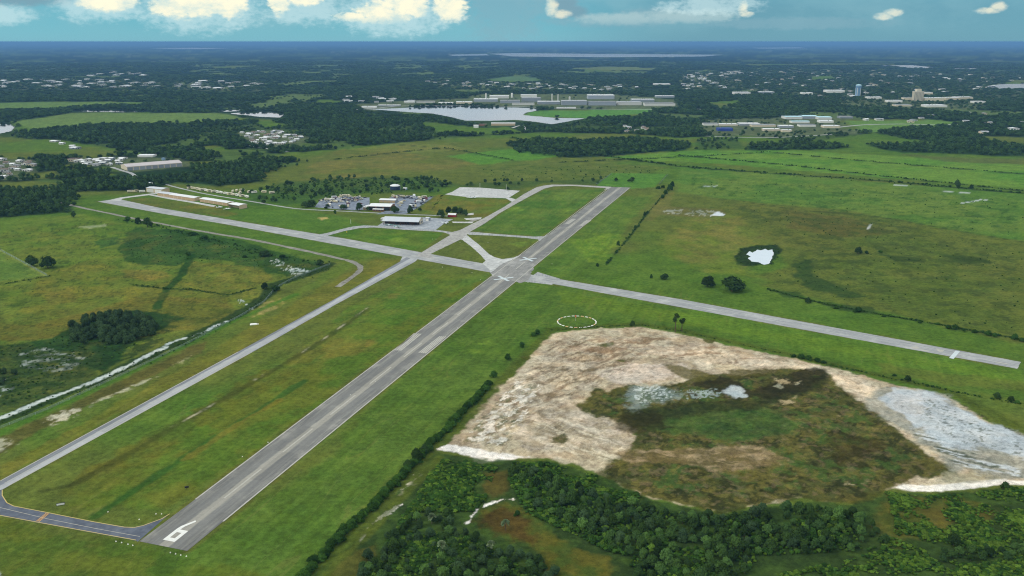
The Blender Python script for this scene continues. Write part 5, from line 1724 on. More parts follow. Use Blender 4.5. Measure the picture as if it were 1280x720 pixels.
rf.build('roof', R_METAL, hr)
for i in range(7):
    px_ = -x + 0.5 + i * (2 * x - 1) / 6
    MB().box(px_ - .25, px_ + .25, -y - .2, -y + .3, 0, h - .85).build('post', B_BROWN, hr)
for i in range(3):
    px_ = -x + (i * 2 + 1.5) * (2 * x) / 7
    MB().box(px_ - 4, px_ + 4, -y * .4 - .15, -y * .4 + .05, 0, 4.6).build('door', B_BROWN, hr)
for i in range(4):
    MB().box(x + .28, x + .42, 0.5 + i * 2.6, 2.2 + i * 2.6, 1.2, 3.4).build('window', GLASS, hr)
HOUSES.append((hr.location.x, hr.location.y, 40))
HOUSES.append((*W(494, 237)[:2], 20))
shed('office_annex', 'small white flat roofed annex behind the main hangar corner', 'building', (476, 276.5), (483, 276.8), 8, 3.4, B_WHITE, R_WHITE, style='flat', windows=3)
shed('shed', 'small grey shed at the gable end of the main hangar', 'shed', (532, 276), (536, 276.3), 6, 4.0, B_GREY, R_METAL, 0.8, doors=1, doorm=B_WHITE)
shed('red_shed', 'red walled shed with white roof among oaks by the apron', 'shed', (560, 271.3), (569.5, 271.6), 8, 3.4, B_RED, R_WHITE, 1.6, doors=2, doorm=B_RED)
wb = shed('store_building', 'brick building with wide white roof inside the vehicle yard', 'building', (461, 262.6), (488, 263.3), 26, 6.0, B_BRICK, R_WHITE, 1.8, doors=3, doorm=B_DARK)
shed('porch_building', 'low white roofed wing at the front of the brick yard building', 'building', (466, 264.2), (479, 264.6), 6, 3.2, B_BRICK, R_WHITE, 0.6, windows=4)
shed('porch_building', 'white lean-to at the left side of the brick yard building', 'building', (453.5, 262.2), (461, 262.4), 14, 3.6, B_WHITE, R_WHITE, 1.6, style='gablex', doors=1)
shed('store_building', 'long pale roofed store along the back of the vehicle yard', 'building', (474, 253), (494, 253.6), 14, 4.0, B_GREY, R_WHITE, 1.0, doors=4)

# round tank in the scrub
tk = empty('storage_tank', W(494, 237))
tag(tk, 'round dark blue water tank with white domed roof in the scrub', 'tank')
MB().lathe([(8.6, 0), (8.6, 6.4), (8.3, 6.6)], 32).build('shell', surf('tank_shell', S(36, 48, 72), 0.6, 0.12, 0.2), tk, smooth=False)
MB().lathe([(8.9, 6.62), (8.9, 7.0), (7.4, 8.0), (5.0, 8.9), (2.4, 9.4), (0.3, 9.5)], 32).build('dome', R_WHITE, tk)
MB().box(8.55, 9.0, -.4, .4, 0, 7).build('ladder', B_GREY, tk)
shed('pump_house', 'tiny pale blue pump house beside the round tank', 'shed', (504, 237.4), (508, 237.6), 4, 3.0, B_BLUE, R_WHITE, 0.8, doors=1, doorm=B_WHITE)

# yard surfaces
M_YARD = pavement_mat('yard_asphalt', S(128, 138, 152), S(96, 102, 112), S(158, 164, 172), stretch=(0.4, 0.4, 1))
struct(sheet('yard', [(393, 259), (400, 250), (420, 246), (462, 247), (462, 262), (440, 263)], M_YARD, 0.07, None, (393, 259), 0, 0.4))
struct(sheet('yard', [(490, 262), (486, 250), (492, 244), (530, 246), (541, 247), (520, 261), (511, 265)], M_YARD, 0.07, None, (490, 262), 0, 0.4))
struct(sheet('yard', [(470, 268), (483, 263.5), (510, 264.5), (509, 267)], M_YARD, 0.09, None, (470, 268), 0, 0.3))

# ---- parked vehicles
def vehicle_paint(name, cols):
    m, B, out = new_mat(name)
    oi = B.n('ShaderNodeObjectInfo')
    cr = B.n('ShaderNodeValToRGB')
    cr.color_ramp.interpolation = 'CONSTANT'
    el = cr.color_ramp.elements
    while len(el) < len(cols):
        el.new(0.5)
    for i, c in enumerate(cols):
        el[i].position = i / len(cols)
        el[i].color = (*c, 1)
    B.link(oi.outputs['Random'], cr.inputs[0])
    bs = B.n('ShaderNodeBsdfPrincipled')
    B.link(cr.outputs[0], bs.inputs['Base Color'])
    bs.inputs['Roughness'].default_value = 0.35
    B.link(bs.outputs[0], out.inputs[0])
    return m


V_PAINT = vehicle_paint('vehicle_paint', [S(214, 206, 182), S(40, 42, 44), S(200, 188, 150), S(30, 32, 34), S(70, 72, 74), S(190, 176, 140), S(44, 50, 60), S(110, 40, 36), S(150, 152, 154), S(24, 24, 26)])
V_CREAM = vehicle_paint('camper_paint', [S(226, 222, 210), S(214, 204, 176), S(232, 232, 230), S(206, 196, 160)])
V_TYRE = surf('tyre', S(30, 30, 30), 0.9, 0.1, 1)


def car_mesh(kind):
    b = MB()
    if kind == 'sedan':
        b.prism([(-2.3, .35), (2.3, .35), (2.3, .85), (1.3, .95), (.7, 1.45), (-1.0, 1.45), (-1.7, .98), (-2.3, .9)], -.9, .9, 0)
        b.prism([(1.15, .97), (.66, 1.38), (-.95, 1.38), (-1.5, .98)], -.915, .915, 1)
    elif kind == 'pickup':
        b.prism([(-2.7, .5), (2.7, .5), (2.7, 1.15), (1.4, 1.25), (.9, 1.85), (-.4, 1.85), (-.5, 1.2), (-2.7, 1.2)], -.98, .98, 0)
        b.prism([(1.25, 1.28), (.85, 1.76), (-.3, 1.76), (-.35, 1.28)], -.995, .995, 1)
    else:
        b.prism([(-3.6, .6), (3.4, .6), (3.6, 1.4), (3.1, 2.9), (-3.6, 3.0)], -1.2, 1.2, 0)
        b.prism([(-2.6, 1.7), (2.2, 1.7), (2.2, 2.3), (-2.6, 2.3)], -1.215, 1.215, 1)
    L = {'sedan': 1.45, 'pickup': 1.75, 'camper': 2.2}[kind]
    w = .9 if kind == 'sedan' else (.98 if kind == 'pickup' else 1.2)
    for sx in (-1, 1):
        for sy in (-1, 1):
            b.cyl((sx * L, sy * (w - .15), .34), (sx * L, sy * (w + .02), .34), .36, .36, 10, 2)
    return b.mesh(kind, [V_PAINT if kind != 'camper' else V_CREAM, GLASS, V_TYRE])


CARS = {k: car_mesh(k) for k in ('sedan', 'pickup', 'camper')}


def park(kind, p, rz, label, group, cat=None, s=1.0):
    o = obj({'sedan': 'parked_car', 'pickup': 'pickup_truck', 'camper': 'camper'}[kind], CARS[kind], None, (p[0], p[1], 0.08), rz)
    o.scale = (s, s, s)
    return tag(o, label, cat or {'sedan': 'car', 'pickup': 'pickup', 'camper': 'camper'}[kind], group)


for poly_, n, dm, sd in (([(398, 252), (404, 248), (424, 245.5), (450, 246), (458, 248), (440, 253), (420, 254)], 64, 3.4, 81), ([(396, 258), (402, 252), (450, 254), (458, 259), (430, 261)], 12, 6.0, 85), ([(487, 246), (493, 244), (520, 245.5), (519, 248.5), (488, 248)], 26, 3.8, 82),
                         ([(522, 248), (534, 246.6), (541, 246.4), (520, 261), (511, 263), (514, 256)], 26, 4.0, 83), ([(496, 257), (503, 251), (506, 252), (500, 259)], 7, 4.0, 84)):
    for x, y in scatter(poly_, n, dm, sd, 60):
        k = random.choice(('sedan', 'pickup', 'sedan', 'pickup', 'pickup', 'camper'))
        park(k, (x, y), random.choice((0.3, 1.87)) + random.uniform(-.25, .25), {'sedan': 'parked car packed into the vehicle yard', 'pickup': 'parked pickup truck packed into the vehicle yard', 'camper': 'pale camper packed into the vehicle yard'}[k],
             {'sedan': 'cars in the vehicle yard', 'pickup': 'pickups in the vehicle yard', 'camper': 'campers in the vehicle yard'}[k], s=1.2)
# trailers along the hangar road
pa, pb = W(238, 236), W(308, 247)
d = (pb - pa)
for i in range(15):
    p = pa.lerp(pb, (i + random.uniform(-.2, .2)) / 14)
    park('camper', (p.x, p.y), math.atan2(d.y, d.x) + random.choice((0, 1.57)) + random.uniform(-.2, .2), 'white trailer in the row behind the hangar road', 'trailers behind the hangar road', 'trailer', 1.3)
for x, y in ((291, 240.5), (296, 239.5), (303, 239), (312, 241), (318, 241.5), (300, 242.5), (330, 241), (340, 242)):
    p = W(x, y)
    park('camper', p, random.uniform(0, 3), 'white trailer standing loose in the scrub behind the road', 'trailers in the scrub', 'trailer', 1.3)
for x, y, r_ in ((163, 240.5, .3), (170, 240, 1.2), (178, 240.6, .2)):
    park('camper', W(x, y), r_, 'white trailer parked on the grass next to the box hangar', 'trailers next to the box hangar', 'trailer', 1.3)

# ---- light aircraft
M_PLANE = surf('aircraft_white', S(228, 230, 230), 0.35, 0.06, 0.6, spec=0.5)
M_GREEN = surf('aircraft_green', S(70, 150, 136), 0.35, 0.06, 0.6)


def aircraft(loc, rz, label, group=None, accent=None, high=False):
    a = empty('light_aircraft', loc, rz)
    tag(a, label, 'airplane', group)
    a.scale = (1.3, 1.3, 1.3)
    b = MB()
    ring = [(-4.2, .10, 1.25), (-2.0, .38, 1.2), (-.5, .58, 1.15), (1.4, .56, 1.1), (2.6, .48, 1.05), (3.2, .22, 1.05)]
    n = 10
    for k, (x, r, z) in enumerate(ring):
        b.v += [(x, r * math.cos(2 * math.pi * i / n), z + r * 1.1 * math.sin(2 * math.pi * i / n)) for i in range(n)]
        if k:
            for i in range(n):
                b.f.append(((k - 1) * n + i, (k - 1) * n + (i + 1) % n, k * n + (i + 1) % n, k * n + i))
                b.mi.append(0)
    b.f += [tuple(range(n)), tuple(range((len(ring) - 1) * n, len(ring) * n))]
    b.mi += [0, 0]
    b.build('fuselage', M_PLANE, a)
    zz = 1.75 if high else .85
    MB().add([(-.6, -5.2, zz + .1), (.7, -5.2, zz + .1), (1.1, 0, zz), (-.8, 0, zz), (-.6, 5.2, zz + .1), (.7, 5.2, zz + .1), (0, -5.2, zz + .2), (0, 0, zz + .18), (0, 5.2, zz + .2)],
             [(0, 1, 2, 3), (3, 2, 5, 4), (0, 3, 7, 6), (6, 7, 2, 1), (3, 4, 8, 7), (7, 8, 5, 2), (0, 6, 1), (4, 5, 8)]).build('wing', accent or M_PLANE, a)
    MB().box(-4.3, -3.4, -1.6, 1.6, 1.25, 1.33).build('tailplane', M_PLANE, a)
    MB().prism([(-4.5, 1.3), (-3.2, 1.35), (-4.0, 2.7), (-4.6, 2.7)], -.05, .05).build('fin', accent or M_PLANE, a)
    MB().prism([(.9, 1.5), (.3, 1.95), (-.9, 1.95), (-1.6, 1.5)], -.42, .42).build('canopy', GLASS, a)
    MB().box(3.2, 3.26, -.06, .06, .2, 1.9).build('propeller', B_DARK, a)
    for x, y in ((.1, -1.1), (.1, 1.1), (2.3, 0)):
        w = MB().cyl((x, y - .08, .22), (x, y + .08, .22), .22, .22, 10)
        w.cyl((x, y, .3), (x, y * .5, .9), .05, .05, 5)
        w.build('wheel', V_TYRE, a)
    return a


for x, y, rz_, lb, ac, hi_ in ((497, 284.5, 0.9, 'white and green light aircraft parked before the main hangar', M_GREEN, True), (486, 282, 2.0, 'pale green light aircraft half under the main hangar roof', M_GREEN, False),
                               (557, 279.4, 0.2, 'white light aircraft at the corner of the hangar apron', None, False), (588, 247.8, 1.9, 'left white aircraft of the pair below the parking slab', None, False),
                               (593, 247.8, 1.9, 'right white aircraft of the pair below the parking slab', None, True), (275, 260.2, 0.6, 'white light aircraft on the grass by the second T-hangar', None, True),
                               (284, 261.8, 2.4, 'white light aircraft on the grass before the open fronted hangar', None, False)):
    aircraft((*W(x, y)[:2], 0.12), rz_, lb, None, ac, hi_)

# ---- segmented circle with wind sock, lights, signs, poles
cc = W(721, 402.3)
rad = 24.0 * mpp(721, 402)
sc = empty('segmented_circle', cc)
tag(sc, 'ring of short white painted segments round the orange wind sock', 'marker ring')
M_PEACH = surf('peach_segment', S(216, 176, 130), 0.8, 0.15, 0.8)
M_SEG = surf('white_segment', S(232, 230, 220), 0.8, 0.1, 0.8)
for i in range(26):
    t = 2 * math.pi * i / 26
    o = MB().prism([(-1.4, 0), (1.4, 0), (1.2, .35), (-1.2, .35)], -.55, .55).build('segment', M_PEACH if i % 7 in (3, 5) else M_SEG, sc, (math.cos(t) * rad, math.sin(t) * rad, 0.02), t + math.pi / 2)
ws = empty('wind_sock', cc + Vector((-1, 3, 0)))
tag(ws, 'orange wind sock on a mast in the middle of the segmented ring', 'wind sock')
MB().cyl((0, 0, 0), (0, 0, 5.6), .09, .06, 8).build('mast', B_WHITE, ws)
MB().cyl((0, 0, 5.3), (0.5, -.3, 3.0), .5, .25, 10).build('sock', surf('orange_cloth', S(222, 92, 40), 0.8, 0.1, 1), ws)
ML = MB().lathe([(.34, 0), (.3, .12), (.16, .2), (.16, .42), (.05, .5)], 10).mesh('edge_light', M_SEG)
for (x, y) in ((145, 677), (152, 678.5), (160, 680.5), (166, 682), (213, 691), (219.5, 692.5), (226, 694), (233, 695.5), (135, 640), (174, 649.5), (195, 642.5), (202, 642.5)):
    o = obj('runway_light', ML, None, W(x, y))
    o.scale = (1.15, 1.15, 1.15)
    tag(o, 'small white runway light in the grass round the numbered runway end', 'light', 'lights round the numbered runway end')
for (x, y) in ((303, 571), (335, 553), (438, 494), (469, 477), (540, 428), (572, 410), (660, 353), (601, 350), (590, 341), (553, 334), (690, 330), (700, 290), (610, 303), (575, 303), (541, 299), (545, 299)):
    o = obj('edge_light', ML, None, W(x, y))
    o.scale = (1.1, 1.1, 1.1)
    tag(o, 'small white edge light in the grass beside the runways', 'light', 'edge lights beside the runways')


def sign_board(px, py, label, w, h, m1, m2):
    r = empty('taxiway_sign', W(px, py), 0.4)
    tag(r, label, 'sign')
    MB().box(-w / 2, w / 2, -.25, .25, .4, .4 + h).build('panel', m1, r)
    MB().box(-w / 2 + .2, w / 2 - .2, -.28, -.24, .5, .3 + h).build('face', m2, r)
    for s in (-1, 1):
        MB().box(s * w * .35 - .08, s * w * .35 + .08, -.1, .1, -.05, .4).build('post', B_GREY, r)


sign_board(76, 632, 'low dark sign with white face in the grass inside the taxiway bend', 4.4, 1.2, B_DARK, M_SEG)
sign_board(233.5, 610.5, 'small black box sign in the grass left of the runway', 2.2, 1.0, B_DARK, B_DARK)
for px_, py_, hh, lb in ((600, 237, 11, 'tall thin pale pole at the back of the parking slab'), (633, 238.5, 11, 'tall thin pale pole near the right end of the parking slab'), (438.5, 279.5, 6, 'short white post on the grass before the main hangar')):
    r = empty('pole', W(px_, py_))
    tag(r, lb, 'pole')
    MB().cyl((0, 0, 0), (0, 0, hh), .22, .14, 8).build('shaft', B_WHITE, r)
    MB().box(-.7, .7, -.15, .15, hh, hh + .3).build('lamp_head', B_GREY, r)
mk = empty('marker_post', W(433.5, 291))
tag(mk, 'yellow marker post beside the apron taxiway curve', 'marker')
MB().box(-.5, .5, -.15, .15, .5, 2.2).build('panel', surf('yellow_panel', S(226, 186, 40), 0.7, 0.1, 1), mk)
MB().box(-.1, .1, -.1, .1, 0, .6).build('post', B_GREY, mk)
pl = empty('concrete_pad', W(317, 405.5), 0.3)
tag(pl, 'pale broken concrete pad on the grass between canal and taxiway', 'slab')
MB().prism([(-3.2, 0), (3.0, 0), (2.6, .5), (-2.4, .6)], -2.2, 2.0).build('slab', M_SEG, pl)
MB().prism([(2.4, 0), (4.6, 0), (4.2, .3), (2.6, .35)], -1.2, .6).build('fragment', M_SEG, pl)


# ---- fences
def mesh_fence_mat():
    m, B, out = new_mat('chain_link')
    d = B.n('ShaderNodeBsdfDiffuse')
    d.inputs[0].default_value = (*S(150, 168, 158), 1)
    t = B.n('ShaderNodeBsdfTransparent')
    mx = B.n('ShaderNodeMixShader')
    mx.inputs[0].default_value = 0.2
    B.link(t.outputs[0], mx.inputs[1])
    B.link(d.outputs[0], mx.inputs[2])
    B.link(mx.outputs[0], out.inputs[0])
    return m


M_LINK = mesh_fence_mat()


def fence(pts, label, h=2.2, step=9.0):
    P = [W(*p) for p in pts]
    root = empty('chain_link_fence', P[0])
    tag(root, label, 'fence')
    pm = MB().cyl((0, 0, -.2), (0, 0, h + .15), .07, .07, 6).mesh('post', B_GREY)
    for a, b in zip(P[:-1], P[1:]):
        L = (b - a).length
        n = max(1, int(L / step))
        rz = math.atan2((b - a).y, (b - a).x)
        for i in range(n):
            obj('post', pm, root, a.lerp(b, i / n) - P[0])
        MB().box(0, L, -.015, .015, .05, h).build('netting', M_LINK, root, a - P[0], rz)
        MB().box(0, L, -.03, .03, h, h + .05).build('top_rail', B_GREY, root, a - P[0], rz)


fence([(-60, 290), (-30, 298), (0, 313), (30, 329), (59, 345)], 'pale chain link fence crossing the left pasture past two oaks')
fence([(412, 331), (370, 347), (345, 360), (330, 378), (300, 396), (240, 427), (170, 461), (60, 512), (-40, 552)], 'chain link fence along the bank beside the drainage canal', 1.8)
fence([(542, 246.5), (531, 255), (520, 262)], 'chain link fence closing the vehicle yard towards the parking slab')
fence([(834, 219), (824, 231)], 'pale fence at the end of the bright field beyond the main runway')
fence([(764, 218), (745, 231)], 'pale fence at the near side of the bright field beyond the runway')

# ------------------------------------------------------------------ settlement on the plain
def far_block(x0, x1, yb, hp_, depth, wall, roof, label, group, style='flat', name='plant_building', cat='building', windows=0):
    k = mpp((x0 + x1) / 2, yb)
    hp_ *= 0.8 if name == 'plant_building' else 0.9
    return shed(name, label, cat, (x0, yb), (x1, yb), depth, hp_ * k, wall, roof, hp_ * k * 0.18, style, 0, None, group, 0.4, False, windows)


for x0, x1, yb, hh, dp, wl, rf_, st in (
        (452, 470, 135, 2, 30, B_WHITE, R_WHITE, 'flat'), (472, 500, 133, 1.6, 30, B_GREY, R_WHITE, 'flat'), (505, 518, 129, 2.6, 40, B_WHITE, R_WHITE, 'gable'), (520, 543, 128.5, 2, 40, B_WHITE, R_GREY, 'flat'),
        (548, 566, 130, 2, 40, B_WHITE, R_WHITE, 'gable'), (570, 590, 129.5, 2.2, 40, B_CREAM, R_WHITE, 'flat'), (592, 622, 127.5, 4, 50, B_GREY, R_WHITE, 'flat'), (612, 636, 123, 3.5, 50, B_WHITE, R_WHITE, 'gable'),
        (625, 650, 129, 3.5, 60, B_GREY, R_GREY, 'flat'), (651, 671, 121.5, 3.2, 40, B_WHITE, R_WHITE, 'gable'), (652, 676, 127, 5, 60, B_GREY, R_GREY, 'flat'), (640, 668, 131.5, 3, 30, B_WHITE, R_GREY, 'flat'),
        (672, 700, 130.5, 4, 50, B_GREY, R_WHITE, 'flat'), (702, 734, 131.5, 6, 70, B_GREY, R_GREY, 'flat'), (735, 768, 124, 5.6, 70, B_GREY, R_WHITE, 'flat'), (736, 770, 131.8, 5, 60, B_GREY, R_GREY, 'flat'),
        (772, 802, 131.5, 4.4, 60, B_WHITE, R_GREY, 'flat'), (790, 818, 127, 3, 50, B_GREY, R_WHITE, 'flat'), (806, 844, 132.5, 3.8, 60, B_WHITE, R_GREY, 'flat'), (696, 720, 136, 1.6, 24, B_WHITE, R_WHITE, 'flat'), (820, 843, 122, 2.4, 40, B_GREY, R_WHITE, 'flat')):
    far_block(x0, x1, yb, hh, dp, wl, rf_, 'long pale processing plant building on the lake shore', 'processing plant on the lake shore', st)
for x, yb, hh, r_ in ((607.5, 126, 9, 3.2), (690, 126, 8.5, 2.2), (697.5, 126, 8, 2.2), (712, 127, 6, 4), (640, 122, 5.5, 5)):
    k = mpp(x, yb)
    s = empty('silo', W(x, yb))
    tag(s, 'upright pale silo rising over the processing plant', 'silo', 'silos of the processing plant')
    MB().lathe([(r_, 0), (r_, hh * k * .92), (r_ * .6, hh * k)], 14).build('shell', B_WHITE, s)
    MB().lathe([(r_ * .25, hh * k), (r_ * .25, hh * k * 1.08)], 8).build('vent', B_GREY, s)
far_block(614, 644, 157, 3.0, 26, B_BEIGE, R_WHITE, 'long pinkish barn with white roof below the big lake', None, 'gable', 'barn', 'barn')
far_block(592, 598, 160, 3.4, 12, B_WHITE, R_WHITE, 'white tall house left of the long lake side barn', None, 'gable', 'house', 'house')
far_block(599, 608, 157.5, 2.2, 16, B_BRICK, R_BROWN, 'brown house between white house and long barn', None, 'gable', 'house', 'house')
# warehouse in the left town
k = mpp(190, 209)
shed('warehouse', 'long low warehouse with pinkish grey roof in the left town', 'warehouse', (159, 213.5), (228, 208), 46, 4.6 * k, B_CREAM, R_PINK, 3.5, doors=9, doorm=B_GREY)
far_block(172, 191, 196.5, 2.4, 24, B_WHITE, R_WHITE, 'white arched roof hall behind the long warehouse', None, 'gable', 'hall', 'building')
far_block(83, 97, 202, 3.2, 20, B_CREAM, R_BROWN, 'cream two storey block in the left town', None, 'flat', 'town_block', 'building', 5)
far_block(184, 189, 231, 0.1 + 2.4, 8, B_WHITE, R_WHITE, 'white cabin in the belt of trees behind the box hangar', None, 'gable', 'cabin', 'house')
wt = empty('tank_tower', W(205, 205))
tag(wt, 'small blue grey tank tower standing over the long warehouse', 'tank')
hk = 8 * mpp(205, 205)
for sx in (-1, 1):
    for sy in (-1, 1):
        MB().cyl((sx * 3, sy * 3, 0), (sx * 2.4, sy * 2.4, hk * .6), .3, .25, 6).build('leg', B_GREY, wt)
MB().lathe([(3.8, hk * .6), (4.0, hk * .64), (4.0, hk * .94), (1.0, hk)], 16).build('tank', surf('blue_grey_tank', S(112, 140, 160), 0.6, 0.1, 0.4), wt)

# town landmarks
def tower_block(x0, x1, yb, hp_, depth, label):
    k = mpp(x0, yb)
    mid, rz, L = span((x0, yb), (x1, yb))
    h = hp_ * k
    r = empty('hotel_tower', mid + Vector((0, depth / 2, 0)), rz)
    tag(r, label, 'tower')
    MB().box(-L / 2, L / 2, -depth / 2, depth / 2, 0, h * .8).build('wall', B_CREAM, r)
    MB().box(-L * .24, L * .24, -depth * .4, depth * .4, h * .8 + .01, h).build('penthouse', B_CREAM, r)
    MB().box(-L / 2 - .4, L / 2 + .4, -depth / 2 - .4, depth / 2 + .4, h * .8 - 1, h * .8 - .2).build('cornice', B_WHITE, r)
    wm = MB().box(-1.0, 1.0, -.12, .06, 0, 1.7).mesh('window', GLASS)
    fl = max(3, int(h * .75 / 3.6))
    for f in range(fl):
        for i in range(7):
            obj('window', wm, r, (-L / 2 + (i + .5) * L / 7, -depth / 2, 1.2 + f * 3.5))
    HOUSES.append((mid.x, mid.y, L))
    return r


tower_block(1142, 1154, 126, 14, 22, 'tall pale hotel tower with stepped top in the distant town')
bt = empty('blue_tower', W(1072, 121))
tag(bt, 'tall blue tower standing out of the trees in the distant town', 'tower')
kk = mpp(1072, 121)
MB().lathe([(3.2 * kk, 0), (3.2 * kk, 11 * kk), (3.5 * kk, 11.3 * kk), (3.5 * kk, 13.5 * kk)], 10).build('shaft', B_BLUE, bt)
MB().lathe([(3.6 * kk, 13.52 * kk), (2.8 * kk, 14.6 * kk), (0.6 * kk, 15.2 * kk)], 10).build('cap', R_AQUA, bt)
for i in range(5):
    t = math.pi * 2 * i / 5 + .3
    MB().box(-1, 1, -.6, .6, 4, 10.8 * kk).build('rib', B_WHITE, bt, (3.2 * kk * math.cos(t), 3.2 * kk * math.sin(t), 0), t + 1.57)
HOUSES.append((bt.location.x, bt.location.y, 40))
for x0, x1, yb, hh, dp, wl, rf_ in ((982, 1003, 149, 3, 50, B_WHITE, R_AQUA), (1004, 1022, 148.5, 3.4, 50, B_GREY, R_AQUA), (1023, 1040, 149.5, 3, 45, B_WHITE, R_AQUA), (990, 1012, 154, 2.4, 30, B_WHITE, R_AQUA)):
    far_block(x0, x1, yb, hh, dp, wl, rf_, 'wide market hall with light blue roof beside the far road', 'blue roofed market halls', 'gable', 'market_hall', 'building')
far_block(898, 916, 164, 3.4, 30, surf('deep_blue_wall', S(44, 66, 140), 0.6, 0.1, 0.3), R_BLUE, 'deep blue walled store in the roadside strip', None, 'flat', 'store', 'building')
for x0, x1, yb, hh, dp in ((880, 898, 157, 2.4, 30), (900, 922, 157.5, 2.2, 30), (925, 950, 157, 2.4, 36), (940, 970, 158.5, 2.4, 30), (975, 992, 160, 2.6, 30), (1000, 1020, 158.5, 2.4, 30), (1030, 1050, 160, 2.6, 30), (955, 975, 164, 2.6, 26), (1025, 1042, 153.5, 2.4, 30), (1050, 1066, 148, 2.2, 30), (978, 990, 165, 2.4, 20)):
    far_block(x0, x1, yb, hh, dp, random.choice((B_WHITE, B_CREAM, B_GREY)), random.choice((R_WHITE, R_WHITE, R_GREY)), 'low pale store building in the strip along the far road', 'stores along the far road', 'flat', 'store', 'building')
for x0, x1, yb, hh, dp, wl in ((1156, 1180, 126, 3.6, 40, B_CREAM), (1182, 1200, 125, 3.0, 36, B_CREAM), (1130, 1141, 125, 3, 30, B_CREAM), (1110, 1128, 128, 2.4, 36, B_WHITE), (1158, 1184, 134, 2.4, 50, B_WHITE), (1200, 1216, 124, 2.6, 40, B_CREAM), (1085, 1102, 124, 2.6, 36, B_WHITE), (1034, 1056, 116, 3, 60, B_WHITE),
                               (1150, 1166, 118, 2.4, 40, B_CREAM), (1218, 1232, 129, 2.2, 36, B_WHITE), (918, 938, 118, 2.6, 50, B_WHITE), (950, 968, 117, 2, 50, B_GREY), (1003, 1016, 118, 2, 40, B_WHITE), (818, 838, 106.5, 1.6, 60, B_WHITE), (1120, 1140, 133, 2.0, 40, B_CREAM)):
    far_block(x0, x1, yb, hh, dp, wl, random.choice((R_WHITE, R_GREY, R_WHITE)), 'broad pale flat roofed block in the distant town', 'broad blocks of the distant town', 'flat', 'town_block', 'building')


# small houses of the far settlements
def house_mesh(name, wall, roof, ridge):
    b = MB()
    b.prism([(-.5, 0), (.5, 0), (.5, .62), (0, .62 + ridge), (-.5, .62)], -.5, .5, 0)
    b.prism([(-.56, .60), (0, .64 + ridge), (.56, .60), (.56, .68), (0, .72 + ridge), (-.56, .68)], -.54, .54, 1)
    b.box(-.08, .08, -.515, -.49, 0, .42, 2)
    for s in (-1, 1):
        b.box(s * .3 - .08, s * .3 + .08, -.515, -.49, .25, .5, 2)
        b.box(s * .49, s * .515, -.25, -.05, .22, .5, 2)
    me = b.mesh(name, [wall, roof, GLASS])
    return me


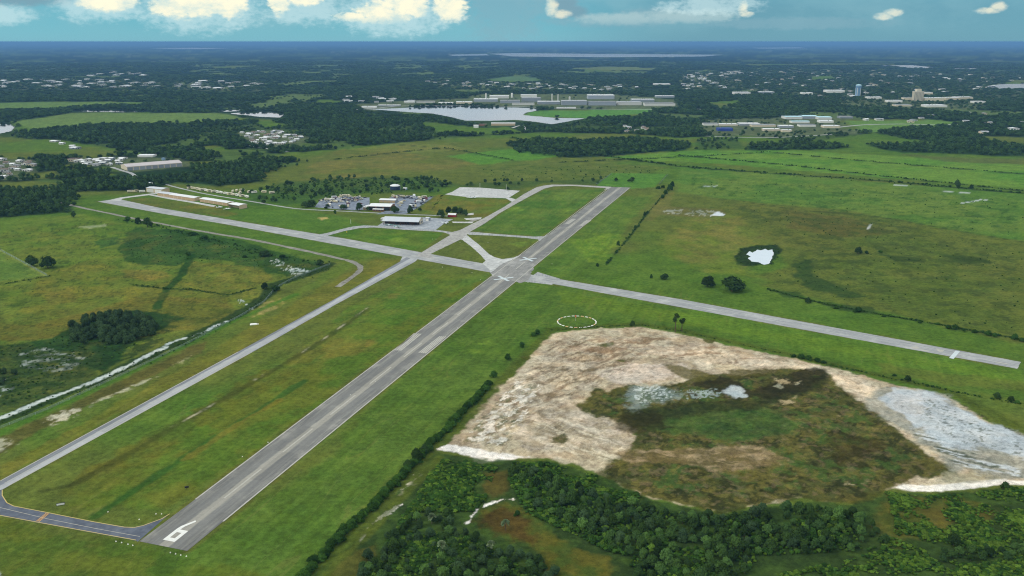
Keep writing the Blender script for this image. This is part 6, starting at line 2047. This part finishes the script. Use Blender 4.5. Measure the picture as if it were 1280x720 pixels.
HM = [house_mesh('house', w, r, q) for w, r, q in ((B_WHITE, R_WHITE, .22), (B_CREAM, R_GREY, .3), (B_WHITE, R_BROWN, .3), (B_GREY, R_WHITE, .18), (B_WHITE, R_GREY, .25))]
for poly_, n, dm, w0, w1, h0, mix, lb, gp, cat, nm in (
        ([(298, 167), (320, 164), (345, 163), (380, 171), (372, 178), (340, 182), (318, 179)], 52, 13, 9, 20, 4.5, (0, 0, 3, 4, 2), 'small pale trailer home in the park amid the woods', 'homes of the trailer park', 'house', 'trailer_home'),
        ([(0, 199), (40, 201), (44, 213), (0, 224)], 16, 24, 11, 18, 5.5, (0, 1, 2, 4), 'pale house among trees at the left town edge', 'houses at the left town edge', 'house', 'house'),
        ([(98, 201), (155, 197), (150, 206), (98, 208)], 18, 18, 10, 20, 5.0, (0, 0, 3, 4), 'white roofed house between town block and warehouse', 'houses beside the warehouse', 'house', 'house'),
        ([(60, 176), (90, 178), (120, 190), (80, 186)], 4, 30, 14, 22, 5.5, (0, 3), 'white house on the meadow above the left town', 'houses on the meadow', 'house', 'house'),
        ([(-30, 101), (110, 99), (330, 103), (330, 111), (140, 111), (-30, 109)], 58, 70, 24, 60, 9, (0, 0, 3, 4), 'pale long building in the far settlement on the left', 'buildings of the far left settlement', 'building', 'far_building'),
        ([(100, 92), (180, 90), (180, 95), (110, 96)], 10, 90, 30, 60, 9, (0, 3), 'pale building in the wooded plain beyond the left settlement', 'buildings beyond the left settlement', 'building', 'far_building'),
        ([(850, 93), (925, 89), (934, 110), (852, 113)], 46, 55, 18, 40, 9, (0, 1, 3, 4), 'pale building in the suburb above the processing plant', 'buildings of the suburb', 'building', 'far_building'),
        ([(935, 90), (1100, 88), (1280, 96), (1280, 128), (1080, 126), (940, 114)], 85, 50, 16, 34, 8, (0, 1, 2, 3, 4), 'small pale house in the tree filled distant town', 'houses of the distant town', 'house', 'house'),
        ([(520, 100), (640, 104), (800, 107), (800, 116), (640, 112), (540, 107)], 44, 55, 16, 40, 8, (0, 1, 3, 4), 'small pale building on the wooded rise beyond the lake', 'buildings beyond the lake', 'building', 'far_building'),
        ([(425, 121), (520, 122), (515, 127), (430, 130)], 12, 50, 16, 36, 7, (0, 3, 4), 'pale building at the left end of the plant', 'buildings left of the plant', 'building', 'far_building'),
        ([(780, 157), (805, 158), (812, 165), (785, 167)], 9, 14, 10, 18, 6, (0, 1, 2), 'small house in the clearing of the tree belt below the lake', 'houses in the tree belt', 'house', 'house'),
        ([(1080, 150), (1250, 138), (1280, 150), (1280, 165), (1150, 170)], 14, 40, 14, 28, 6.5, (0, 1, 4), 'pale house among trees right of the market halls', 'houses right of the market halls', 'house', 'house')):
    for x, y in scatter(poly_, n, dm, n * 7, 60):
        w = random.uniform(w0, w1)
        hi_ = random.choice(mix)
        o = obj(nm, HM[hi_], None, (x, y, 0), random.choice((0, 1.57)) + random.uniform(-.3, .3))
        o.scale = (w, random.uniform(0.55, 0.9) * w, h0 * random.uniform(.85, 1.15))
        tag(o, ('long ' if w > (w0 + w1) / 2 else 'short ') + ('white roofed ', 'grey roofed ', 'brown roofed ', 'white roofed grey ', 'grey roofed white ')[hi_] + lb.replace('pale ', '').replace('white roofed ', '').replace('white ', '').replace('small ', '').replace('long ', ''), cat, gp)
        HOUSES.append((x, y, w * 0.6 + 5 + math.hypot(x, y) * 0.002))


# ------------------------------------------------------------------ woods and scrub laid out round the buildings
FP = forest_points()
which = rng.integers(0, 3, len(FP))
for i, src in enumerate(SRC):
    q = FP[which == i]
    stuff('woodland', ('dark broadleaf woodland covering the plain towards the horizon', 'mixed dark woods round fields and towns on the plain', 'dense green woods filling the land between far fields')[i], 'woodland', q[:, :2], q[:, 2], q[:, 3], src)

SCRUB = [(WOOD_R, 1400, 1.6, 1.1, 1),
         ([(480, 690), (520, 620), (552, 575), (590, 580), (620, 585), (610, 620), (592, 640), (560, 640), (520, 640), (490, 672)], 2200, 1.3, 0.7, 1),
         ([(640, 578), (690, 580), (745, 596), (800, 622), (760, 690), (700, 660), (655, 640), (636, 600)], 1300, 1.5, 0.7, 1),
         ([(1110, 618), (1180, 620), (1290, 610), (1290, 735), (1000, 735), (960, 725), (1100, 690), (1120, 660)], 3000, 1.35, 0.75, 0),
         ([(455, 735), (470, 690), (520, 660), (600, 680), (700, 735)], 1700, 1.3, 0.8, 1),
         ([(790, 700), (930, 720), (930, 740), (780, 740)], 600, 1.4, 1.0, 1)]
pts, hs, ws, kinds = [], [], [], []
for j, (p, n, dm, hh, kd) in enumerate(SCRUB):
    q = np.array(scatter(p, n, dm, 50 + j, 12))
    f = fbm(q[:, 0] / 14, q[:, 1] / 14, 3, seed=70 + j)
    f = f + 0.05
    q, f = q[f > 0.44], f[f > 0.44]
    pts.append(q)
    sc = 0.5 + 2.6 * np.clip(f - 0.42, 0, 0.4)
    hs.append(hh * sc * (1.2 + 1.5 * rng.random(len(q))))
    ws.append(sc * (1.8 + 1.8 * rng.random(len(q))))
    kinds.append((rng.random(len(q)) < (0.35 if kd else 0.6)))
pts, hs, ws, kinds = np.concatenate(pts), np.concatenate(hs), np.concatenate(ws), np.concatenate(kinds)
stuff('scrub', 'bright green palmetto scrub round the wood and sand paths', 'scrub', pts[kinds], hs[kinds], ws[kinds], SRC_B[0])
stuff('scrub', 'dark green low scrub round the wood and sand paths', 'scrub', pts[~kinds], hs[~kinds], ws[~kinds], SRC_B[1])

# reeds and low brush in the marsh, along ditches and fence lines
bl = []
for pp, n, wd, hh in (([(-60, 552), (0, 529), (60, 504), (120, 482), (170, 457), (205, 441), (250, 420), (300, 396), (330, 375), (345, 358), (400, 340), (412, 332)], 300, 7, 0.75),
                      ([(960, 362), (1030, 380), (1100, 393), (1190, 409), (1300, 429)], 240, 1.6, 1.2), ([(1035, 456), (1120, 474), (1190, 489), (1245, 500), (1290, 508)], 120, 1.5, 0.9),
                      ([(757, 332), (790, 292), (808, 268), (826, 248), (836, 238)], 150, 1.6, 1.4), ([(640, 172), (720, 190), (850, 208), (900, 212), (1100, 226), (1290, 243)], 420, 6, 2.4),
                      ([(150, 273), (200, 284), (240, 293), (330, 318), (410, 331)], 200, 9, 1.5), ([(165, 356), (210, 361), (240, 362), (285, 369), (320, 360)], 160, 2.5, 0.8),
                      ([(690, 413), (740, 409), (800, 406), (850, 414), (920, 430), (1000, 446)], 160, 1.2, 0.6), ([(845, 194), (980, 206), (1120, 222), (1290, 240)], 260, 4, 1.8), ([(700, 203), (860, 196), (960, 190), (1100, 203), (1285, 218)], 260, 4, 1.6),
                      ([(420, 199), (520, 188), (560, 185), (640, 200)], 160, 4, 1.6), ([(540, 262), (545, 255), (553, 244)], 30, 2, 1.2), ([(860, 210), (1280, 242)], 60, 8, 1.8), ([(-60, 362), (0, 356), (62, 345)], 60, 1.5, 0.9)):
    P = [W(*p) for p in pp]
    ln = np.array([(b - a).length for a, b in zip(P[:-1], P[1:])])
    for i in range(n):
        k = rng.choice(len(ln), p=ln / ln.sum())
        p = P[k].lerp(P[k + 1], rng.random())
        s = rng.random() ** 2
        bl.append((p.x + rng.normal() * wd * 0.5, p.y + rng.normal() * wd * 0.5, hh * (0.5 + s * 1.3), hh * (1.0 + s * 1.6)))
for poly_, n, dm, hh in (([(-60, 440), (60, 428), (110, 405), (210, 396), (190, 415), (150, 445), (40, 500), (-60, 520)], 420, 3, 0.9), ([(155, 300), (220, 290), (330, 312), (395, 332), (370, 344), (280, 326), (220, 330), (165, 328)], 380, 4, 0.8),
                         ([(920, 325), (925, 310), (972, 306), (978, 314), (966, 332), (925, 332)], 110, 3.0, 0.9), ([(920, 255), (1100, 275), (1280, 312), (1280, 420), (1100, 388), (960, 352), (1000, 310)], 260, 8, 0.9),
                         ([(860, 222), (1280, 250), (1280, 298), (1000, 258), (860, 240)], 180, 12, 1.0), ([(0, 280), (140, 285), (140, 330), (60, 400), (0, 390)], 140, 7, 0.5),
                         ([(600, 212), (740, 206), (840, 212), (800, 222), (620, 226)], 120, 12, 1.4), ([(330, 232), (430, 224), (545, 222), (560, 230), (480, 243), (350, 250)], 420, 5, 2.0)):
    for x, y in scatter(poly_, n, dm, n + 3, 10):
        s = rng.random() ** 2
        bl.append((x, y, hh * (0.5 + s * 1.3), hh * (1.1 + s * 1.8)))
bl = np.array(bl)
pondw = Wn([(930, 320), (934, 311), (968, 310), (968, 320), (962, 332), (935, 329)])
bl = bl[sdf(bl[:, 0], bl[:, 1], pondw) < 0]
stuff('brush', 'low dark brush and reeds along ditches, marsh and fence lines', 'brush', bl[:, :2], bl[:, 2], bl[:, 3], SRC_B[1])


# ------------------------------------------------------------------ moist air
def build_haze():
    m, B, out = new_mat('air')
    v = B.n('ShaderNodeVolumePrincipled')
    v.inputs['Color'].default_value = (0.19, 0.42, 0.76, 1)
    v.inputs['Density'].default_value = 4.6e-5
    v.inputs['Anisotropy'].default_value = 0.0
    B.link(v.outputs[0], out.inputs['Volume'])
    bm = bmesh.new()
    bmesh.ops.create_cube(bm, size=1)
    for q in bm.verts:
        q.co.x *= 242000
        q.co.y *= 242000
        q.co.z = -1.0 if q.co.z < 0 else 250.0
    me = bpy.data.meshes.new('haze')
    bm.to_mesh(me)
    me.materials.append(m)
    o = bpy.data.objects.new('haze', me)
    COL.objects.link(o)
    o['kind'] = 'stuff'
    o['label'] = 'pale blue moist air lying over the whole plain'
    o['category'] = 'haze'
    return o


build_haze()
